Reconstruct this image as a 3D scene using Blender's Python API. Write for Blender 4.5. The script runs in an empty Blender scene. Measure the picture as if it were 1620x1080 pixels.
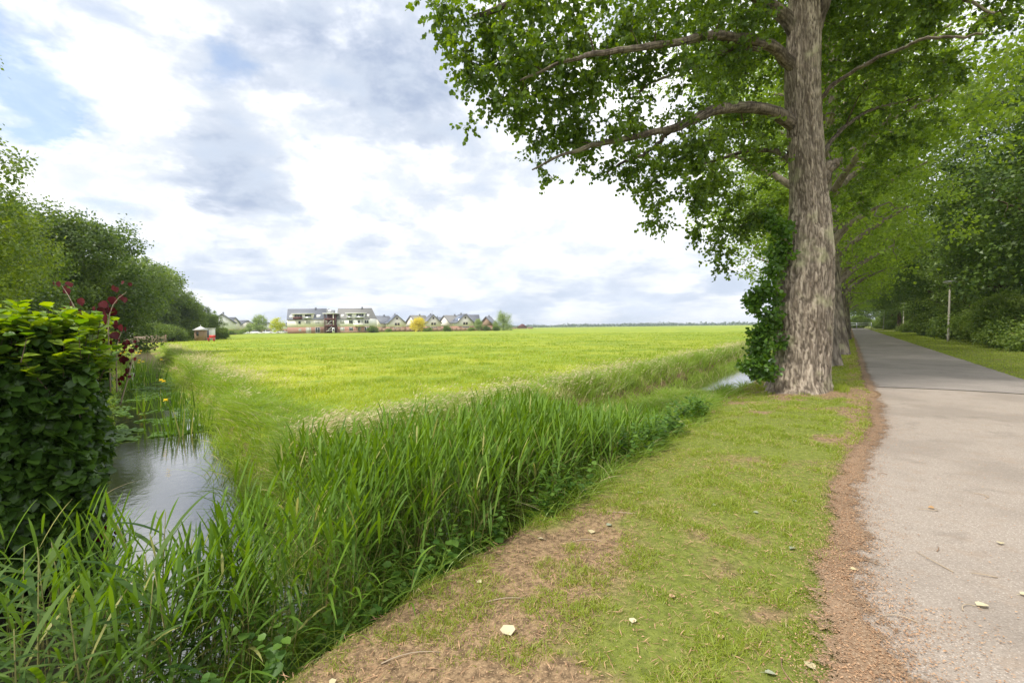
import bpy, math, random
import numpy as np
from mathutils import Matrix, Vector

# ------------------------------------------------------------------ camera, sky, sun, exposure
SC = bpy.context.scene
COL = SC.collection
PITCH = math.atan(22.6/720); ROLL = math.radians(-0.66); CAMH = 1.6
cam_d = bpy.data.cameras.new("camera"); cam = bpy.data.objects.new("camera", cam_d); COL.objects.link(cam)
cam_d.sensor_width = 36; cam_d.lens = 16; cam_d.clip_start = 0.05; cam_d.clip_end = 6000
MC = Matrix.Rotation(math.pi/2-PITCH, 4, 'X') @ Matrix.Rotation(ROLL, 4, 'Z')
cam.matrix_world = Matrix.Translation((0, 0, CAMH)) @ MC
SC.camera = cam
MCn = np.array(MC.to_3x3())
def ray(x, y): return MCn @ np.array([(x-810)/720., -(y-540)/720., -1.])
def at(x, y, Y):
    d = ray(x, y); return np.array([0, 0, CAMH]) + d*(Y/d[1])
def gp(x, y, z=0):
    d = ray(x, y); return np.array([0, 0, CAMH]) + d*((z-CAMH)/d[2])

SUN_EL, SUN_AZ = math.radians(56), math.radians(-128)     # azimuth from +Y towards +X
SC.view_settings.view_transform = 'Standard'; SC.view_settings.look = 'None'
SC.view_settings.gamma = 1; SC.view_settings.exposure = 0.88
w = bpy.data.worlds.new("World"); SC.world = w; w.use_nodes = True

class NT:
    """small node-tree helper"""
    def __init__(s, tree): s.t = tree; s.t.nodes.clear()
    def n(s, kind, **kw):
        nd = s.t.nodes.new(kind)
        for k, v in kw.items():
            if k.startswith('i_'):
                nd.inputs[k[2:].replace('_', ' ')].default_value = v
            else: setattr(nd, k, v)
        return nd
    def set(s, sock, v):
        if hasattr(v, 'is_output'): s.t.links.new(v, sock)
        else: sock.default_value = v
    def math(s, op, a, b=0.0, c=None, clamp=False):
        nd = s.t.nodes.new('ShaderNodeMath'); nd.operation = op; nd.use_clamp = clamp
        s.set(nd.inputs[0], a); s.set(nd.inputs[1], b)
        if c is not None: s.set(nd.inputs[2], c)
        return nd.outputs[0]
    def vmath(s, op, a, b=None, scale=None):
        nd = s.t.nodes.new('ShaderNodeVectorMath'); nd.operation = op
        s.set(nd.inputs[0], a)
        if b is not None: s.set(nd.inputs[1], b)
        if scale is not None: s.set(nd.inputs['Scale'], scale)
        return nd.outputs['Value'] if op in ('DOT_PRODUCT', 'LENGTH') else nd.outputs[0]
    def mix(s, f, a, b):
        nd = s.t.nodes.new('ShaderNodeMix'); nd.data_type = 'RGBA'; nd.clamp_factor = True
        s.set(nd.inputs[0], f); s.set(nd.inputs[6], a); s.set(nd.inputs[7], b)
        return nd.outputs[2]
    def noise(s, vec, scale, detail=4, rough=.55, dist=0.0):
        nd = s.t.nodes.new('ShaderNodeTexNoise'); s.t.links.new(vec, nd.inputs['Vector'])
        nd.inputs['Scale'].default_value = scale; nd.inputs['Detail'].default_value = detail
        nd.inputs['Roughness'].default_value = rough; nd.inputs['Distortion'].default_value = dist
        return nd.outputs[0]
    def sstep(s, v, a, b):
        nd = s.t.nodes.new('ShaderNodeMapRange'); nd.interpolation_type = 'SMOOTHSTEP'
        s.set(nd.inputs[0], v); nd.inputs[1].default_value = a; nd.inputs[2].default_value = b
        return nd.outputs[0]
    def link(s, a, b): s.t.links.new(a, b)
def C4(c): return (c[0], c[1], c[2], 1.0)

def build_sky():
    T = NT(w.node_tree)
    tc = T.n('ShaderNodeTexCoord'); d = tc.outputs['Generated']
    sky = T.n('ShaderNodeTexSky', sky_type='NISHITA', sun_disc=False, sun_elevation=SUN_EL, sun_rotation=SUN_AZ)
    sky.air_density = 1.0; sky.dust_density = 1.5
    sep = T.n('ShaderNodeSeparateXYZ'); T.link(d, sep.inputs[0])
    z = T.math('MAXIMUM', sep.outputs[2], 0.0)
    inv = T.math('DIVIDE', 1.0, T.math('ADD', z, 0.16))
    comb = T.n('ShaderNodeCombineXYZ')
    T.link(T.math('MULTIPLY', sep.outputs[0], inv), comb.inputs[0])
    T.link(T.math('MULTIPLY', sep.outputs[1], inv), comb.inputs[1])
    P = comb.outputs[0]
    n1 = T.noise(P, 1.3, 7, .55, .25)
    q = T.vmath('MULTIPLY', d, (1, 1, 1.9)); n2 = T.noise(T.vmath('ADD', q, (5.2, 3.1, 0)), 3.6, 9, .60, .25)
    n4 = T.noise(T.vmath('ADD', q, (2.2, 7.1, 3)), 8.5, 8, .60, .2)
    n3 = T.noise(T.vmath('ADD', P, (1.7, 8.1, 4)), .75, 5, .5, .2)
    warp = T.vmath('ADD', d, T.vmath('SCALE', T.vmath('SUBTRACT', T.n_out(P), (.5, .5, .5)), scale=0.26))
    warp = T.vmath('ADD', warp, T.vmath('SCALE', T.vmath('SUBTRACT', T.n_out(P, 7.), (.5, .5, .5)), scale=0.10))
    def patches(lst):
        tot = None
        for (px, py, rad, amp) in lst:
            v = ray(px, py); v = v/np.linalg.norm(v)
            dist = T.vmath('LENGTH', T.vmath('SUBTRACT', warp, tuple(float(q) for q in v)))
            m = T.math('MULTIPLY', T.math('SUBTRACT', 1.0, T.sstep(dist, rad*.15, rad)), amp)
            tot = m if tot is None else T.math('ADD', tot, m)
        return tot
    # bands of grey-blue cloud bellies
    grey = patches([(375, 190, .20, .26), (385, 300, .16, .40), (310, 50, .18, .18), (560, 60, .26, .26), (660, 60, .25, .26), (490, 120, .2, .12),
                    (690, 180, .20, .30), (590, 435, .13, .35), (700, 370, .12, .28), (270, 440, .16, .26), (790, 320, .12, .22), (480, 455, .12, .24), (860, 460, .14, .24), (1640, 120, .2, .3)])
    base = T.math('ADD', T.math('MULTIPLY', T.math('SUBTRACT', n2, .5), 2.6), T.math('MULTIPLY', T.math('SUBTRACT', n4, .5), 1.0))
    g = T.sstep(T.math('ADD', base, T.math('MULTIPLY', grey, 1.65)), -.10, 1.10)
    whit = T.mix(T.sstep(n4, .35, .62), C4((.88, .88, .88)), C4((.55, .57, .595)))
    gry = T.mix(T.sstep(n4, .36, .64), C4((.25, .30, .40)), C4((.38, .425, .50)))
    # gaps of open blue
    blue = patches([(20, 105, .13, 1.15), (375, 115, .075, .75), (150, 20, .09, .3), (515, 268, .05, .5), (160, 335, .06, .5), (60, 165, .05, .5)])
    b0 = T.math('MULTIPLY', T.sstep(n3, .60, .75), .5)
    blue = T.math('ADD', T.math('ADD', blue, b0), T.math('MULTIPLY', T.math('SUBTRACT', n4, .56), 1.0), clamp=True)
    blue = T.math('MULTIPLY', blue, T.sstep(z, .06, .3))
    ccol = T.mix(g, whit, gry)
    # low band near the horizon: thin pale cloud
    hz = T.math('SUBTRACT', 1.0, T.sstep(z, .02, .30))
    low = T.mix(T.sstep(T.noise(T.vmath('MULTIPLY', d, (1, 1, 4.5)), 5.5, 8, .6, .2), .40, .60), C4((.35, .405, .50)), C4((.56, .58, .61)))
    ccol = T.mix(T.math('MULTIPLY', hz, .8), ccol, low)
    bgs = T.n('ShaderNodeBackground'); T.link(sky.outputs[0], bgs.inputs[0]); bgs.inputs[1].default_value = 0.13
    bgc = T.n('ShaderNodeBackground'); T.link(ccol, bgc.inputs[0]); bgc.inputs[1].default_value = 1.0
    mx = T.n('ShaderNodeMixShader'); T.link(T.math('MULTIPLY', blue, .8), mx.inputs[0]); T.link(bgc.outputs[0], mx.inputs[1]); T.link(bgs.outputs[0], mx.inputs[2])
    out = T.n('ShaderNodeOutputWorld'); T.link(mx.outputs[0], out.inputs[0])
def _nout(self, P, sc=2.2):
    nd = self.t.nodes.new('ShaderNodeTexNoise'); self.t.links.new(P, nd.inputs['Vector'])
    nd.inputs['Scale'].default_value = sc; nd.inputs['Detail'].default_value = 6; nd.inputs['Roughness'].default_value = .6
    return nd.outputs['Color']
NT.n_out = _nout
build_sky()
w.cycles.sampling_method = 'MANUAL'; w.cycles.sample_map_resolution = 512

sl = bpy.data.lights.new("sun", 'SUN'); sun = bpy.data.objects.new("sun", sl); COL.objects.link(sun)
sl.energy = 2.5; sl.angle = math.radians(8.0); sl.color = (1, .955, .88)
sdir = Vector((math.cos(SUN_EL)*math.sin(SUN_AZ), math.cos(SUN_EL)*math.cos(SUN_AZ), math.sin(SUN_EL)))
sun.rotation_euler = sdir.to_track_quat('Z', 'Y').to_euler()
SC.cycles.max_bounces = 8; SC.cycles.transparent_max_bounces = 8; SC.cycles.diffuse_bounces = 4
SC.cycles.use_denoising = True
rng = np.random.default_rng(11)

# ------------------------------------------------------------------ frames: u = right of the camera's path line, s = along it
TH = math.atan(535/720); CT, ST = math.cos(TH), math.sin(TH)
def us(X, Y): return X*CT-Y*ST, X*ST+Y*CT
def xy(u, s): return u*CT+s*ST, -u*ST+s*CT
def vw(X, Y): return .777*X+.629*Y, -.629*X+.777*Y
def sm(x, a, b):
    t = np.clip((x-a)/(b-a), 0, 1); return t*t*(3-2*t)
def vnoise(x, y, seed=0):
    x = np.asarray(x, float); y = np.asarray(y, float)
    xi = np.floor(x).astype(np.int64); yi = np.floor(y).astype(np.int64); xf = x-xi; yf = y-yi
    def h(a, b):
        n = (a*374761393+b*668265263+seed*1442695041) & 0x7fffffff
        n = ((n ^ (n >> 13))*1274126177) & 0x7fffffff
        return ((n ^ (n >> 16)) & 0xffff)/65535.
    u = xf*xf*(3-2*xf); v = yf*yf*(3-2*yf)
    return (h(xi, yi)*(1-u)+h(xi+1, yi)*u)*(1-v)+(h(xi, yi+1)*(1-u)+h(xi+1, yi+1)*u)*v
def fbm(x, y, seed=0, o=4):
    t = 0; a = .5; n = 0
    for i in range(o):
        t = t+a*vnoise(np.asarray(x)*2**i, np.asarray(y)*2**i, seed+i*7); n += a; a *= .55
    return t/n
def path_left(s):
    s = np.asarray(s, float)
    base = .42-.40*(1-sm(s, 5.2, 9.5))
    return base+.08*(fbm(s*1.3, s*0+3, 5)-.5)+.05*(fbm(s*6, s*0, 9)-.5)
PR = 3.82
def ditch(X, Y):
    u, s = us(X, Y); v, ww = vw(X, Y)
    wob = .5*(fbm(s*.35, s*0+1.5, 3)-.5)
    m1 = sm(-(u+wob), 2.25, 2.95)*(1-sm(-(u+wob), 4.75, 5.6))
    wob2 = .35*(fbm(ww*.5, ww*0+9.5, 4)-.5)
    m2 = sm(v+wob2, -1.5, -.9)*(1-sm(v+wob2, 1.05, 1.6))*(u < -3.6)*sm(-u, 3.6, 4.4)
    return np.maximum(m1, m2)
def height(X, Y):
    u, s = us(X, Y)
    d = ditch(X, Y)
    R = np.hypot(X, Y)
    on = (1-sm(u, -.35, 0.)) + sm(u, 3.95, 4.3)
    n = (fbm(X*1.7, Y*1.7, 21)-.5)*.07*np.clip(on, 0, 1)*(1-sm(R, 60, 120))
    mound = .16*np.exp(-((u+.95)**2+((s-12.95)**2))/1.1)
    slope = -.05*sm(-u, .6, 1.95)*(1-sm(-u, 5.5, 7))
    crest = .10*sm(-u, 5.0, 5.8)*(1-sm(-u, 6, 9))
    return n*(1-d*.5)+mound+slope*(1-d)+crest*(1-d)-1.05*d-.02*np.clip(on, 0, 1)

# ------------------------------------------------------------------ mesh helpers
def tag(o, label=None, cat=None, group=None, kind=None):
    if label: o['label'] = label
    if cat: o['category'] = cat
    if group: o['group'] = group
    if kind: o['kind'] = kind
    return o
def empty(name, loc=(0, 0, 0), rz=0, label=None, cat=None, group=None):
    o = bpy.data.objects.new(name, None); COL.objects.link(o); o.location = loc; o.rotation_euler = (0, 0, rz)
    o.empty_display_size = .2
    return tag(o, label, cat, group)
def mk(name, V, F, mats, parent=None, rnd=None, smooth=False, midx=None):
    """V (n,3); F list of (m,k) index arrays; returns a linked mesh object"""
    if not isinstance(F, (list, tuple)): F = [F]
    if not isinstance(mats, (list, tuple)): mats = [mats]
    F = [np.asarray(f, np.int32) for f in F if len(f)]
    me = bpy.data.meshes.new(name)
    me.vertices.add(len(V)); me.vertices.foreach_set('co', np.asarray(V, np.float32).ravel())
    li = np.concatenate([f.ravel() for f in F]); tot = np.concatenate([np.full(len(f), f.shape[1], np.int32) for f in F])
    st = np.concatenate([[0], np.cumsum(tot)[:-1]]).astype(np.int32)
    me.loops.add(len(li)); me.loops.foreach_set('vertex_index', li)
    me.polygons.add(len(tot)); me.polygons.foreach_set('loop_start', st)
    if smooth: me.polygons.foreach_set('use_smooth', np.ones(len(tot), bool))
    for m in mats: me.materials.append(m)
    if midx is not None: me.polygons.foreach_set('material_index', np.asarray(midx, np.int32))
    me.update(calc_edges=True)
    if rnd is not None:
        a = me.attributes.new('rnd', 'FLOAT', 'POINT'); a.data.foreach_set('value', np.asarray(rnd, np.float32))
    o = bpy.data.objects.new(name, me); COL.objects.link(o)
    if parent is not None: o.parent = parent
    return o
class Acc:
    """accumulates pieces into one mesh"""
    def __init__(s): s.V = []; s.F = {}; s.M = {}; s.R = []; s.n = 0
    def add(s, V, F, rnd=None, m=0):
        V = np.asarray(V, float).reshape(-1, 3)
        if not isinstance(F, (list, tuple)) or (len(F) and np.isscalar(F[0][0])): F = [np.asarray(F)]
        for f in F:
            f = np.asarray(f, np.int64)
            if f.ndim == 1: f = f[None]
            s.F.setdefault(f.shape[1], []).append(f+s.n); s.M.setdefault(f.shape[1], []).append(np.full(len(f), m))
        s.V.append(V); s.R.append(np.full(len(V), .5) if rnd is None else np.broadcast_to(rnd, (len(V),))); s.n += len(V)
        return s
    def box(s, x0, x1, y0, y1, z0, z1, m=0):
        V = [(x0, y0, z0), (x1, y0, z0), (x1, y1, z0), (x0, y1, z0), (x0, y0, z1), (x1, y0, z1), (x1, y1, z1), (x0, y1, z1)]
        return s.add(V, np.array([(0, 3, 2, 1), (4, 5, 6, 7), (0, 1, 5, 4), (1, 2, 6, 5), (2, 3, 7, 6), (3, 0, 4, 7)]), m=m)
    def prism(s, poly, y0, y1, m=0):
        """poly in xz, extruded along y"""
        k = len(poly); V = [(a, y0, b) for a, b in poly]+[(a, y1, b) for a, b in poly]
        s.add(V, [np.array([list(range(k))]), np.array([list(range(2*k-1, k-1, -1))])] + [np.array([[i, i+k, (i+1) % k+k, (i+1) % k] for i in range(k)])], m=m)
        return s
    def tube(s, P, R, k=8, m=0, rnd=.5, cap=True):
        P = np.asarray(P, float); n = len(P); R = np.broadcast_to(R, (n,))
        T = np.gradient(P, axis=0); T /= np.linalg.norm(T, axis=1)[:, None]+1e-9
        ref = np.array([0, 0, 1.]) if abs(T[0][2]) < .9 else np.array([1., 0, 0])
        A = np.cross(T, ref); A /= np.linalg.norm(A, axis=1)[:, None]+1e-9; B = np.cross(T, A)
        a = np.arange(k)*2*math.pi/k
        V = P[:, None]+R[:, None, None]*(A[:, None]*np.cos(a)[None, :, None]+B[:, None]*np.sin(a)[None, :, None])
        i = np.arange(n-1)[:, None]*k; j = np.arange(k)[None]
        F = np.stack([i+j, i+(j+1) % k, i+k+(j+1) % k, i+k+j], -1).reshape(-1, 4)
        Fs = [F]
        if cap: Fs += [np.array([list(range(k))[::-1]]), np.array([[(n-1)*k+q for q in range(k)]])]
        return s.add(V.reshape(-1, 3), Fs, rnd, m)
    def lathe(s, prof, c=(0, 0, 0), k=20, m=0):
        a = np.arange(k)*2*math.pi/k; prof = np.asarray(prof, float); n = len(prof)
        V = np.stack([prof[:, 0][:, None]*np.cos(a), prof[:, 0][:, None]*np.sin(a), np.repeat(prof[:, 1][:, None], k, 1)], -1)+np.array(c)
        i = np.arange(n-1)[:, None]*k; j = np.arange(k)[None]
        F = np.stack([i+j, i+(j+1) % k, i+k+(j+1) % k, i+k+j], -1).reshape(-1, 4)
        return s.add(V.reshape(-1, 3), F, m=m)
    def build(s, name, mats, parent=None, smooth=False):
        V = np.concatenate(s.V); ks = list(s.F)
        return mk(name, V, [np.concatenate(s.F[k]) for k in ks], mats, parent, np.concatenate(s.R), smooth, np.concatenate([np.concatenate(s.M[k]) for k in ks]))

def norm(a): return a/(np.linalg.norm(a, axis=-1, keepdims=True)+1e-9)
def rand_unit(n, g=None):
    g = g or rng; return norm(g.normal(size=(n, 3)))
# leaf templates: along +Y, face +Z, unit length
L_RHOMB = (np.array([(0, 0, 0), (.40, .45, .10), (0, 1, 0), (-.40, .45, .10)]), [np.array([(0, 1, 2, 3)])])
L_ROUND = (np.array([(0, 0, 0), (.42, .22, .10), (.46, .58, .10), (0, 1, -.03), (-.46, .58, .10), (-.42, .22, .10)]), [np.array([(0, 1, 2, 3), (0, 3, 4, 5)])])
_o = [(.0, .0), (.30, .10), (.36, .28), (.50, .38), (.40, .52), (.34, .66), (.20, .80), (.0, 1.0)]
_v = [(x, y, .22*x) for x, y in _o]+[(-x, y, .22*x) for x, y in _o[1:-1]]
_v = [(x, y, z-.12*y*y) for x, y, z in _v]
L_LOBE = (np.array(_v), [np.array([(0, 1, 2, 3), (0, 3, 4, 7), (4, 5, 6, 7)]), np.array([(0, 10, 9, 8), (0, 7, 11, 10), (11, 7, 13, 12)])])
def scatter(T, pos, fwd, nrm, scale, rnd=None):
    tv, tf = T; n = len(pos); k = len(tv)
    f = norm(fwd); x = norm(np.cross(f, nrm)); z = np.cross(x, f)
    sc = np.broadcast_to(scale, (n,))[:, None, None]
    V = pos[:, None]+sc*(tv[None, :, 0:1]*x[:, None]+tv[None, :, 1:2]*f[:, None]+tv[None, :, 2:3]*z[:, None])
    off = (np.arange(n)*k)[:, None, None]
    F = [(t[None]+off).reshape(-1, t.shape[1]) for t in tf]
    return V.reshape(-1, 3), F, np.repeat(rng.random(n) if rnd is None else rnd, k)
def ribbons(P, D, L, W, nseg, droop=0.0, side=None, prof='leaf', rnd=None, bendvec=None):
    """curved blades. P base (n,3), D start direction, L length, W width, droop = sag per length"""
    n = len(P); t = np.linspace(0, 1, nseg+1)
    L = np.broadcast_to(L, (n,)); W = np.broadcast_to(W, (n,)); droop = np.broadcast_to(droop, (n,))
    D = norm(D)
    c = P[:, None]+D[:, None]*(L[:, None]*t)[..., None]
    if bendvec is None: bendvec = np.tile([0, 0, -1.], (n, 1))
    c = c+bendvec[:, None]*((L*droop)[:, None]*t**2)[..., None]
    if side is None:
        side = np.cross(D, rand_unit(n)); 
    side = norm(side)
    if prof == 'leaf': wp = np.clip(np.sin(math.pi*np.clip(t*.86+.12, 0, 1))**.8, .06, 1); wp[-1] = .04
    else: wp = 1-t**1.5; wp[-1] = .05
    h = (W[:, None]*wp/2)[..., None]*side[:, None]
    V = np.stack([c-h, c+h], 2).reshape(-1, 3)
    i = np.arange(nseg)*2
    F = np.stack([i, i+1, i+3, i+2], -1)[None]+(np.arange(n)*(nseg+1)*2)[:, None, None]
    return V, [F.reshape(-1, 4)], np.repeat(rng.random(n) if rnd is None else rnd, (nseg+1)*2)

# ------------------------------------------------------------------ materials
def newmat(name):
    m = bpy.data.materials.new(name); m.use_nodes = True; return m, NT(m.node_tree)
def leafmat(name, c1, c2, trans=.35, rough=.45, tcol=None, spec=.4, c3=None):
    m, T = newmat(name)
    at_ = T.n('ShaderNodeAttribute', attribute_name='rnd')
    col = T.mix(at_.outputs['Fac'], C4(c1), C4(c2))
    if c3: col = T.mix(T.sstep(at_.outputs['Fac'], .93, .95), col, C4(c3))
    b = T.n('ShaderNodeBsdfPrincipled'); T.link(col, b.inputs['Base Color']); b.inputs['Roughness'].default_value = rough
    b.inputs['Specular IOR Level'].default_value = spec
    tr = T.n('ShaderNodeBsdfTranslucent')
    hs = T.n('ShaderNodeHueSaturation'); T.link(col, hs.inputs['Color']); hs.inputs['Hue'].default_value = .485; hs.inputs['Saturation'].default_value = 1.15; hs.inputs['Value'].default_value = 1.9
    T.link(hs.outputs[0], tr.inputs[0])
    mx = T.n('ShaderNodeMixShader'); mx.inputs[0].default_value = trans
    T.link(b.outputs[0], mx.inputs[1]); T.link(tr.outputs[0], mx.inputs[2])
    o = T.n('ShaderNodeOutputMaterial'); T.link(mx.outputs[0], o.inputs[0]); return m
def plain(name, c, rough=.7, metal=0, var=.15, scale=6, bump=0.0, spec=.5, bscale=None):
    m, T = newmat(name)
    tc = T.n('ShaderNodeTexCoord'); nz = T.noise(tc.outputs['Object'], scale, 5, .6)
    col = T.mix(nz, C4([q*(1-var) for q in c]), C4([min(1, q*(1+var)) for q in c]))
    b = T.n('ShaderNodeBsdfPrincipled'); T.link(col, b.inputs['Base Color']); b.inputs['Roughness'].default_value = rough
    b.inputs['Metallic'].default_value = metal; b.inputs['Specular IOR Level'].default_value = spec
    if bump:
        bp = T.n('ShaderNodeBump'); bp.inputs['Strength'].default_value = bump; bp.inputs['Distance'].default_value = .02
        T.link(T.noise(tc.outputs['Object'], bscale or scale*4, 4, .6), bp.inputs['Height']); T.link(bp.outputs[0], b.inputs['Normal'])
    o = T.n('ShaderNodeOutputMaterial'); T.link(b.outputs[0], o.inputs[0]); return m
def barkmat(name, c1, c2, sc=14):
    m, T = newmat(name)
    tc = T.n('ShaderNodeTexCoord'); v = T.vmath('MULTIPLY', tc.outputs['Object'], (1, 1, .22))
    n1 = T.noise(v, sc, 6, .65, .6); n2 = T.noise(tc.outputs['Object'], 1.6, 4)
    at_ = T.n('ShaderNodeAttribute', attribute_name='rnd')
    f = T.sstep(n1, .36, .62)
    col = T.mix(f, C4(c1), C4(c2)); col = T.mix(T.math('MULTIPLY', T.math('SUBTRACT', 1.0, at_.outputs['Fac']), .88), col, C4([q*.36 for q in c1]))
    col = T.mix(T.sstep(n2, .52, .78), col, C4((c2[0]*.80, c2[1]*.92, c2[2]*.70)))
    b = T.n('ShaderNodeBsdfPrincipled'); T.link(col, b.inputs['Base Color']); b.inputs['Roughness'].default_value = .9; b.inputs['Specular IOR Level'].default_value = .15
    bp = T.n('ShaderNodeBump'); bp.inputs['Strength'].default_value = .9; bp.inputs['Distance'].default_value = .03
    T.link(n1, bp.inputs['Height']); T.link(bp.outputs[0], b.inputs['Normal'])
    o = T.n('ShaderNodeOutputMaterial'); T.link(b.outputs[0], o.inputs[0]); return m

def groundmat():
    m, T = newmat('ground_soil_and_turf')
    tc = T.n('ShaderNodeTexCoord'); P = tc.outputs['Object']
    at_ = T.n('ShaderNodeAttribute', attribute_name='rnd')      # 0 mud, .25 soil, .5 lawn, 1 meadow
    z = at_.outputs['Fac']
    nA = T.noise(P, 3.0, 6, .6); nB = T.noise(P, 22, 6, .65); nC = T.noise(P, .16, 5, .6); nD = T.noise(P, .9, 5, .6); nE = T.noise(P, 90, 3, .6)
    soil = T.mix(T.sstep(nB, .35, .65), C4((.13, .088, .052)), C4((.33, .225, .13)))
    soil = T.mix(T.sstep(nE, .55, .7), soil, C4((.48, .34, .20)))
    mud = T.mix(nB, C4((.035, .028, .018)), C4((.07, .055, .035)))
    lawn = T.mix(T.sstep(nB, .3, .7), C4((.12, .145, .030)), C4((.21, .235, .052)))
    lawn = T.mix(T.sstep(nD, .55, .75), lawn, soil)
    mead = T.mix(T.sstep(nA, .3, .7), C4((.145, .22, .030)), C4((.26, .32, .042)))
    mead = T.mix(T.sstep(nC, .40, .60), mead, C4((.32, .36, .045)))
    mead = T.mix(T.math('MULTIPLY', T.sstep(nD, .50, .66), .65), mead, C4((.125, .21, .026)))
    mead = T.mix(T.math('MULTIPLY', T.sstep(T.noise(T.vmath('MULTIPLY', P, (.05, .35, 1)), 1.0, 5, .6), .55, .7), .4), mead, C4((.40, .37, .06)))
    mead = T.mix(T.math('MULTIPLY', T.sstep(T.noise(T.vmath('MULTIPLY', P, (1, 1, 1)), .055, 6, .62, .4), .47, .60), .55), mead, C4((.17, .265, .030)))
    col = T.mix(T.sstep(z, .02, .2), mud, soil); col = T.mix(T.sstep(z, .3, .48), col, lawn); col = T.mix(T.sstep(z, .6, .9), col, mead)
    b = T.n('ShaderNodeBsdfPrincipled'); T.link(col, b.inputs['Base Color']); b.inputs['Roughness'].default_value = .95; b.inputs['Specular IOR Level'].default_value = .1
    bp = T.n('ShaderNodeBump'); bp.inputs['Strength'].default_value = .7; bp.inputs['Distance'].default_value = .04
    T.link(T.math('ADD', nB, T.math('MULTIPLY', nA, 1.0)), bp.inputs['Height']); T.link(bp.outputs[0], b.inputs['Normal'])
    o = T.n('ShaderNodeOutputMaterial'); T.link(b.outputs[0], o.inputs[0]); return m
def asphalt(name, c1, c2, stone, dirt=None):
    m, T = newmat(name)
    tc = T.n('ShaderNodeTexCoord'); P = tc.outputs['Object']
    n1 = T.noise(P, 60, 4, .7); n2 = T.noise(P, .7, 5, .6); n3 = T.noise(P, 5, 5, .6)
    vo = T.n('ShaderNodeTexVoronoi'); T.link(P, vo.inputs['Vector']); vo.inputs['Scale'].default_value = 85
    col = T.mix(T.sstep(n1, .3, .7), C4(c1), C4(c2))
    sel = T.math('MULTIPLY', T.math('LESS_THAN', vo.outputs['Distance'], .33), T.math('GREATER_THAN', T.n_sep(vo.outputs['Color']), .62))
    col = T.mix(T.math('MULTIPLY', sel, .75), col, C4(stone))
    col = T.mix(T.math('MULTIPLY', T.sstep(n2, .42, .66), .5), col, C4([q*.78 for q in c1]))
    if dirt: col = T.mix(T.math('MULTIPLY', T.sstep(n3, .50, .74), .4), col, C4(dirt))
    n5 = T.noise(T.vmath('ADD', P, (9, 4, 0)), 1.7, 6, .7, .4); col = T.mix(T.math('MULTIPLY', T.sstep(n5, .54, .66), .30), col, C4([q*.62 for q in c1]))
    b = T.n('ShaderNodeBsdfPrincipled'); T.link(col, b.inputs['Base Color']); b.inputs['Roughness'].default_value = .85; b.inputs['Specular IOR Level'].default_value = .25
    bp = T.n('ShaderNodeBump'); bp.inputs['Strength'].default_value = .7; bp.inputs['Distance'].default_value = .006
    T.link(T.math('ADD', n1, vo.outputs['Distance']), bp.inputs['Height']); T.link(bp.outputs[0], b.inputs['Normal'])
    o = T.n('ShaderNodeOutputMaterial'); T.link(b.outputs[0], o.inputs[0]); return m
def asphalt_x(*a):
    m = asphalt(*a); T = NT.__new__(NT); T.t = m.node_tree
    out = [n for n in m.node_tree.nodes if n.type == 'OUTPUT_MATERIAL'][0]; src = out.inputs[0].links[0].from_socket
    tc = T.n('ShaderNodeTexCoord'); at_ = T.n('ShaderNodeAttribute', attribute_name='rnd')
    nz = T.math('ADD', T.math('MULTIPLY', T.math('SUBTRACT', T.noise(tc.outputs['Object'], 75, 3, .75), .5), 2.0), T.math('ADD', T.math('MULTIPLY', T.math('SUBTRACT', T.noise(tc.outputs['Object'], 7, 6, .65), .5), 1.8), .52))
    al = T.sstep(T.math('SUBTRACT', T.math('MULTIPLY', at_.outputs['Fac'], .95), nz), -.10, .10)
    tr = T.n('ShaderNodeBsdfTransparent'); mx = T.n('ShaderNodeMixShader'); T.link(al, mx.inputs[0]); T.link(tr.outputs[0], mx.inputs[1]); T.link(src, mx.inputs[2]); T.link(mx.outputs[0], out.inputs[0])
    return m
def _nsep(self, c):
    nd = self.t.nodes.new('ShaderNodeSeparateColor'); self.t.links.new(c, nd.inputs[0]); return nd.outputs[0]
NT.n_sep = _nsep
def watermat():
    m, T = newmat('ditch_water')
    tc = T.n('ShaderNodeTexCoord')
    b = T.n('ShaderNodeBsdfPrincipled'); b.inputs['Base Color'].default_value = (.022, .022, .014, 1); b.inputs['Roughness'].default_value = .03
    b.inputs['IOR'].default_value = 1.33; b.inputs['Specular IOR Level'].default_value = 1.0
    gl = T.n('ShaderNodeBsdfGlossy'); gl.inputs['Roughness'].default_value = .03
    bp = T.n('ShaderNodeBump'); bp.inputs['Strength'].default_value = .12; bp.inputs['Distance'].default_value = .02
    T.link(T.noise(tc.outputs['Object'], 7, 4, .6), bp.inputs['Height']); T.link(bp.outputs[0], b.inputs['Normal']); T.link(bp.outputs[0], gl.inputs['Normal'])
    lw = T.n('ShaderNodeFresnel'); lw.inputs['IOR'].default_value = 3.2
    mx = T.n('ShaderNodeMixShader'); T.link(lw.outputs[0], mx.inputs[0]); T.link(b.outputs[0], mx.inputs[1]); T.link(gl.outputs[0], mx.inputs[2])
    o = T.n('ShaderNodeOutputMaterial'); T.link(mx.outputs[0], o.inputs[0]); return m
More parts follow.
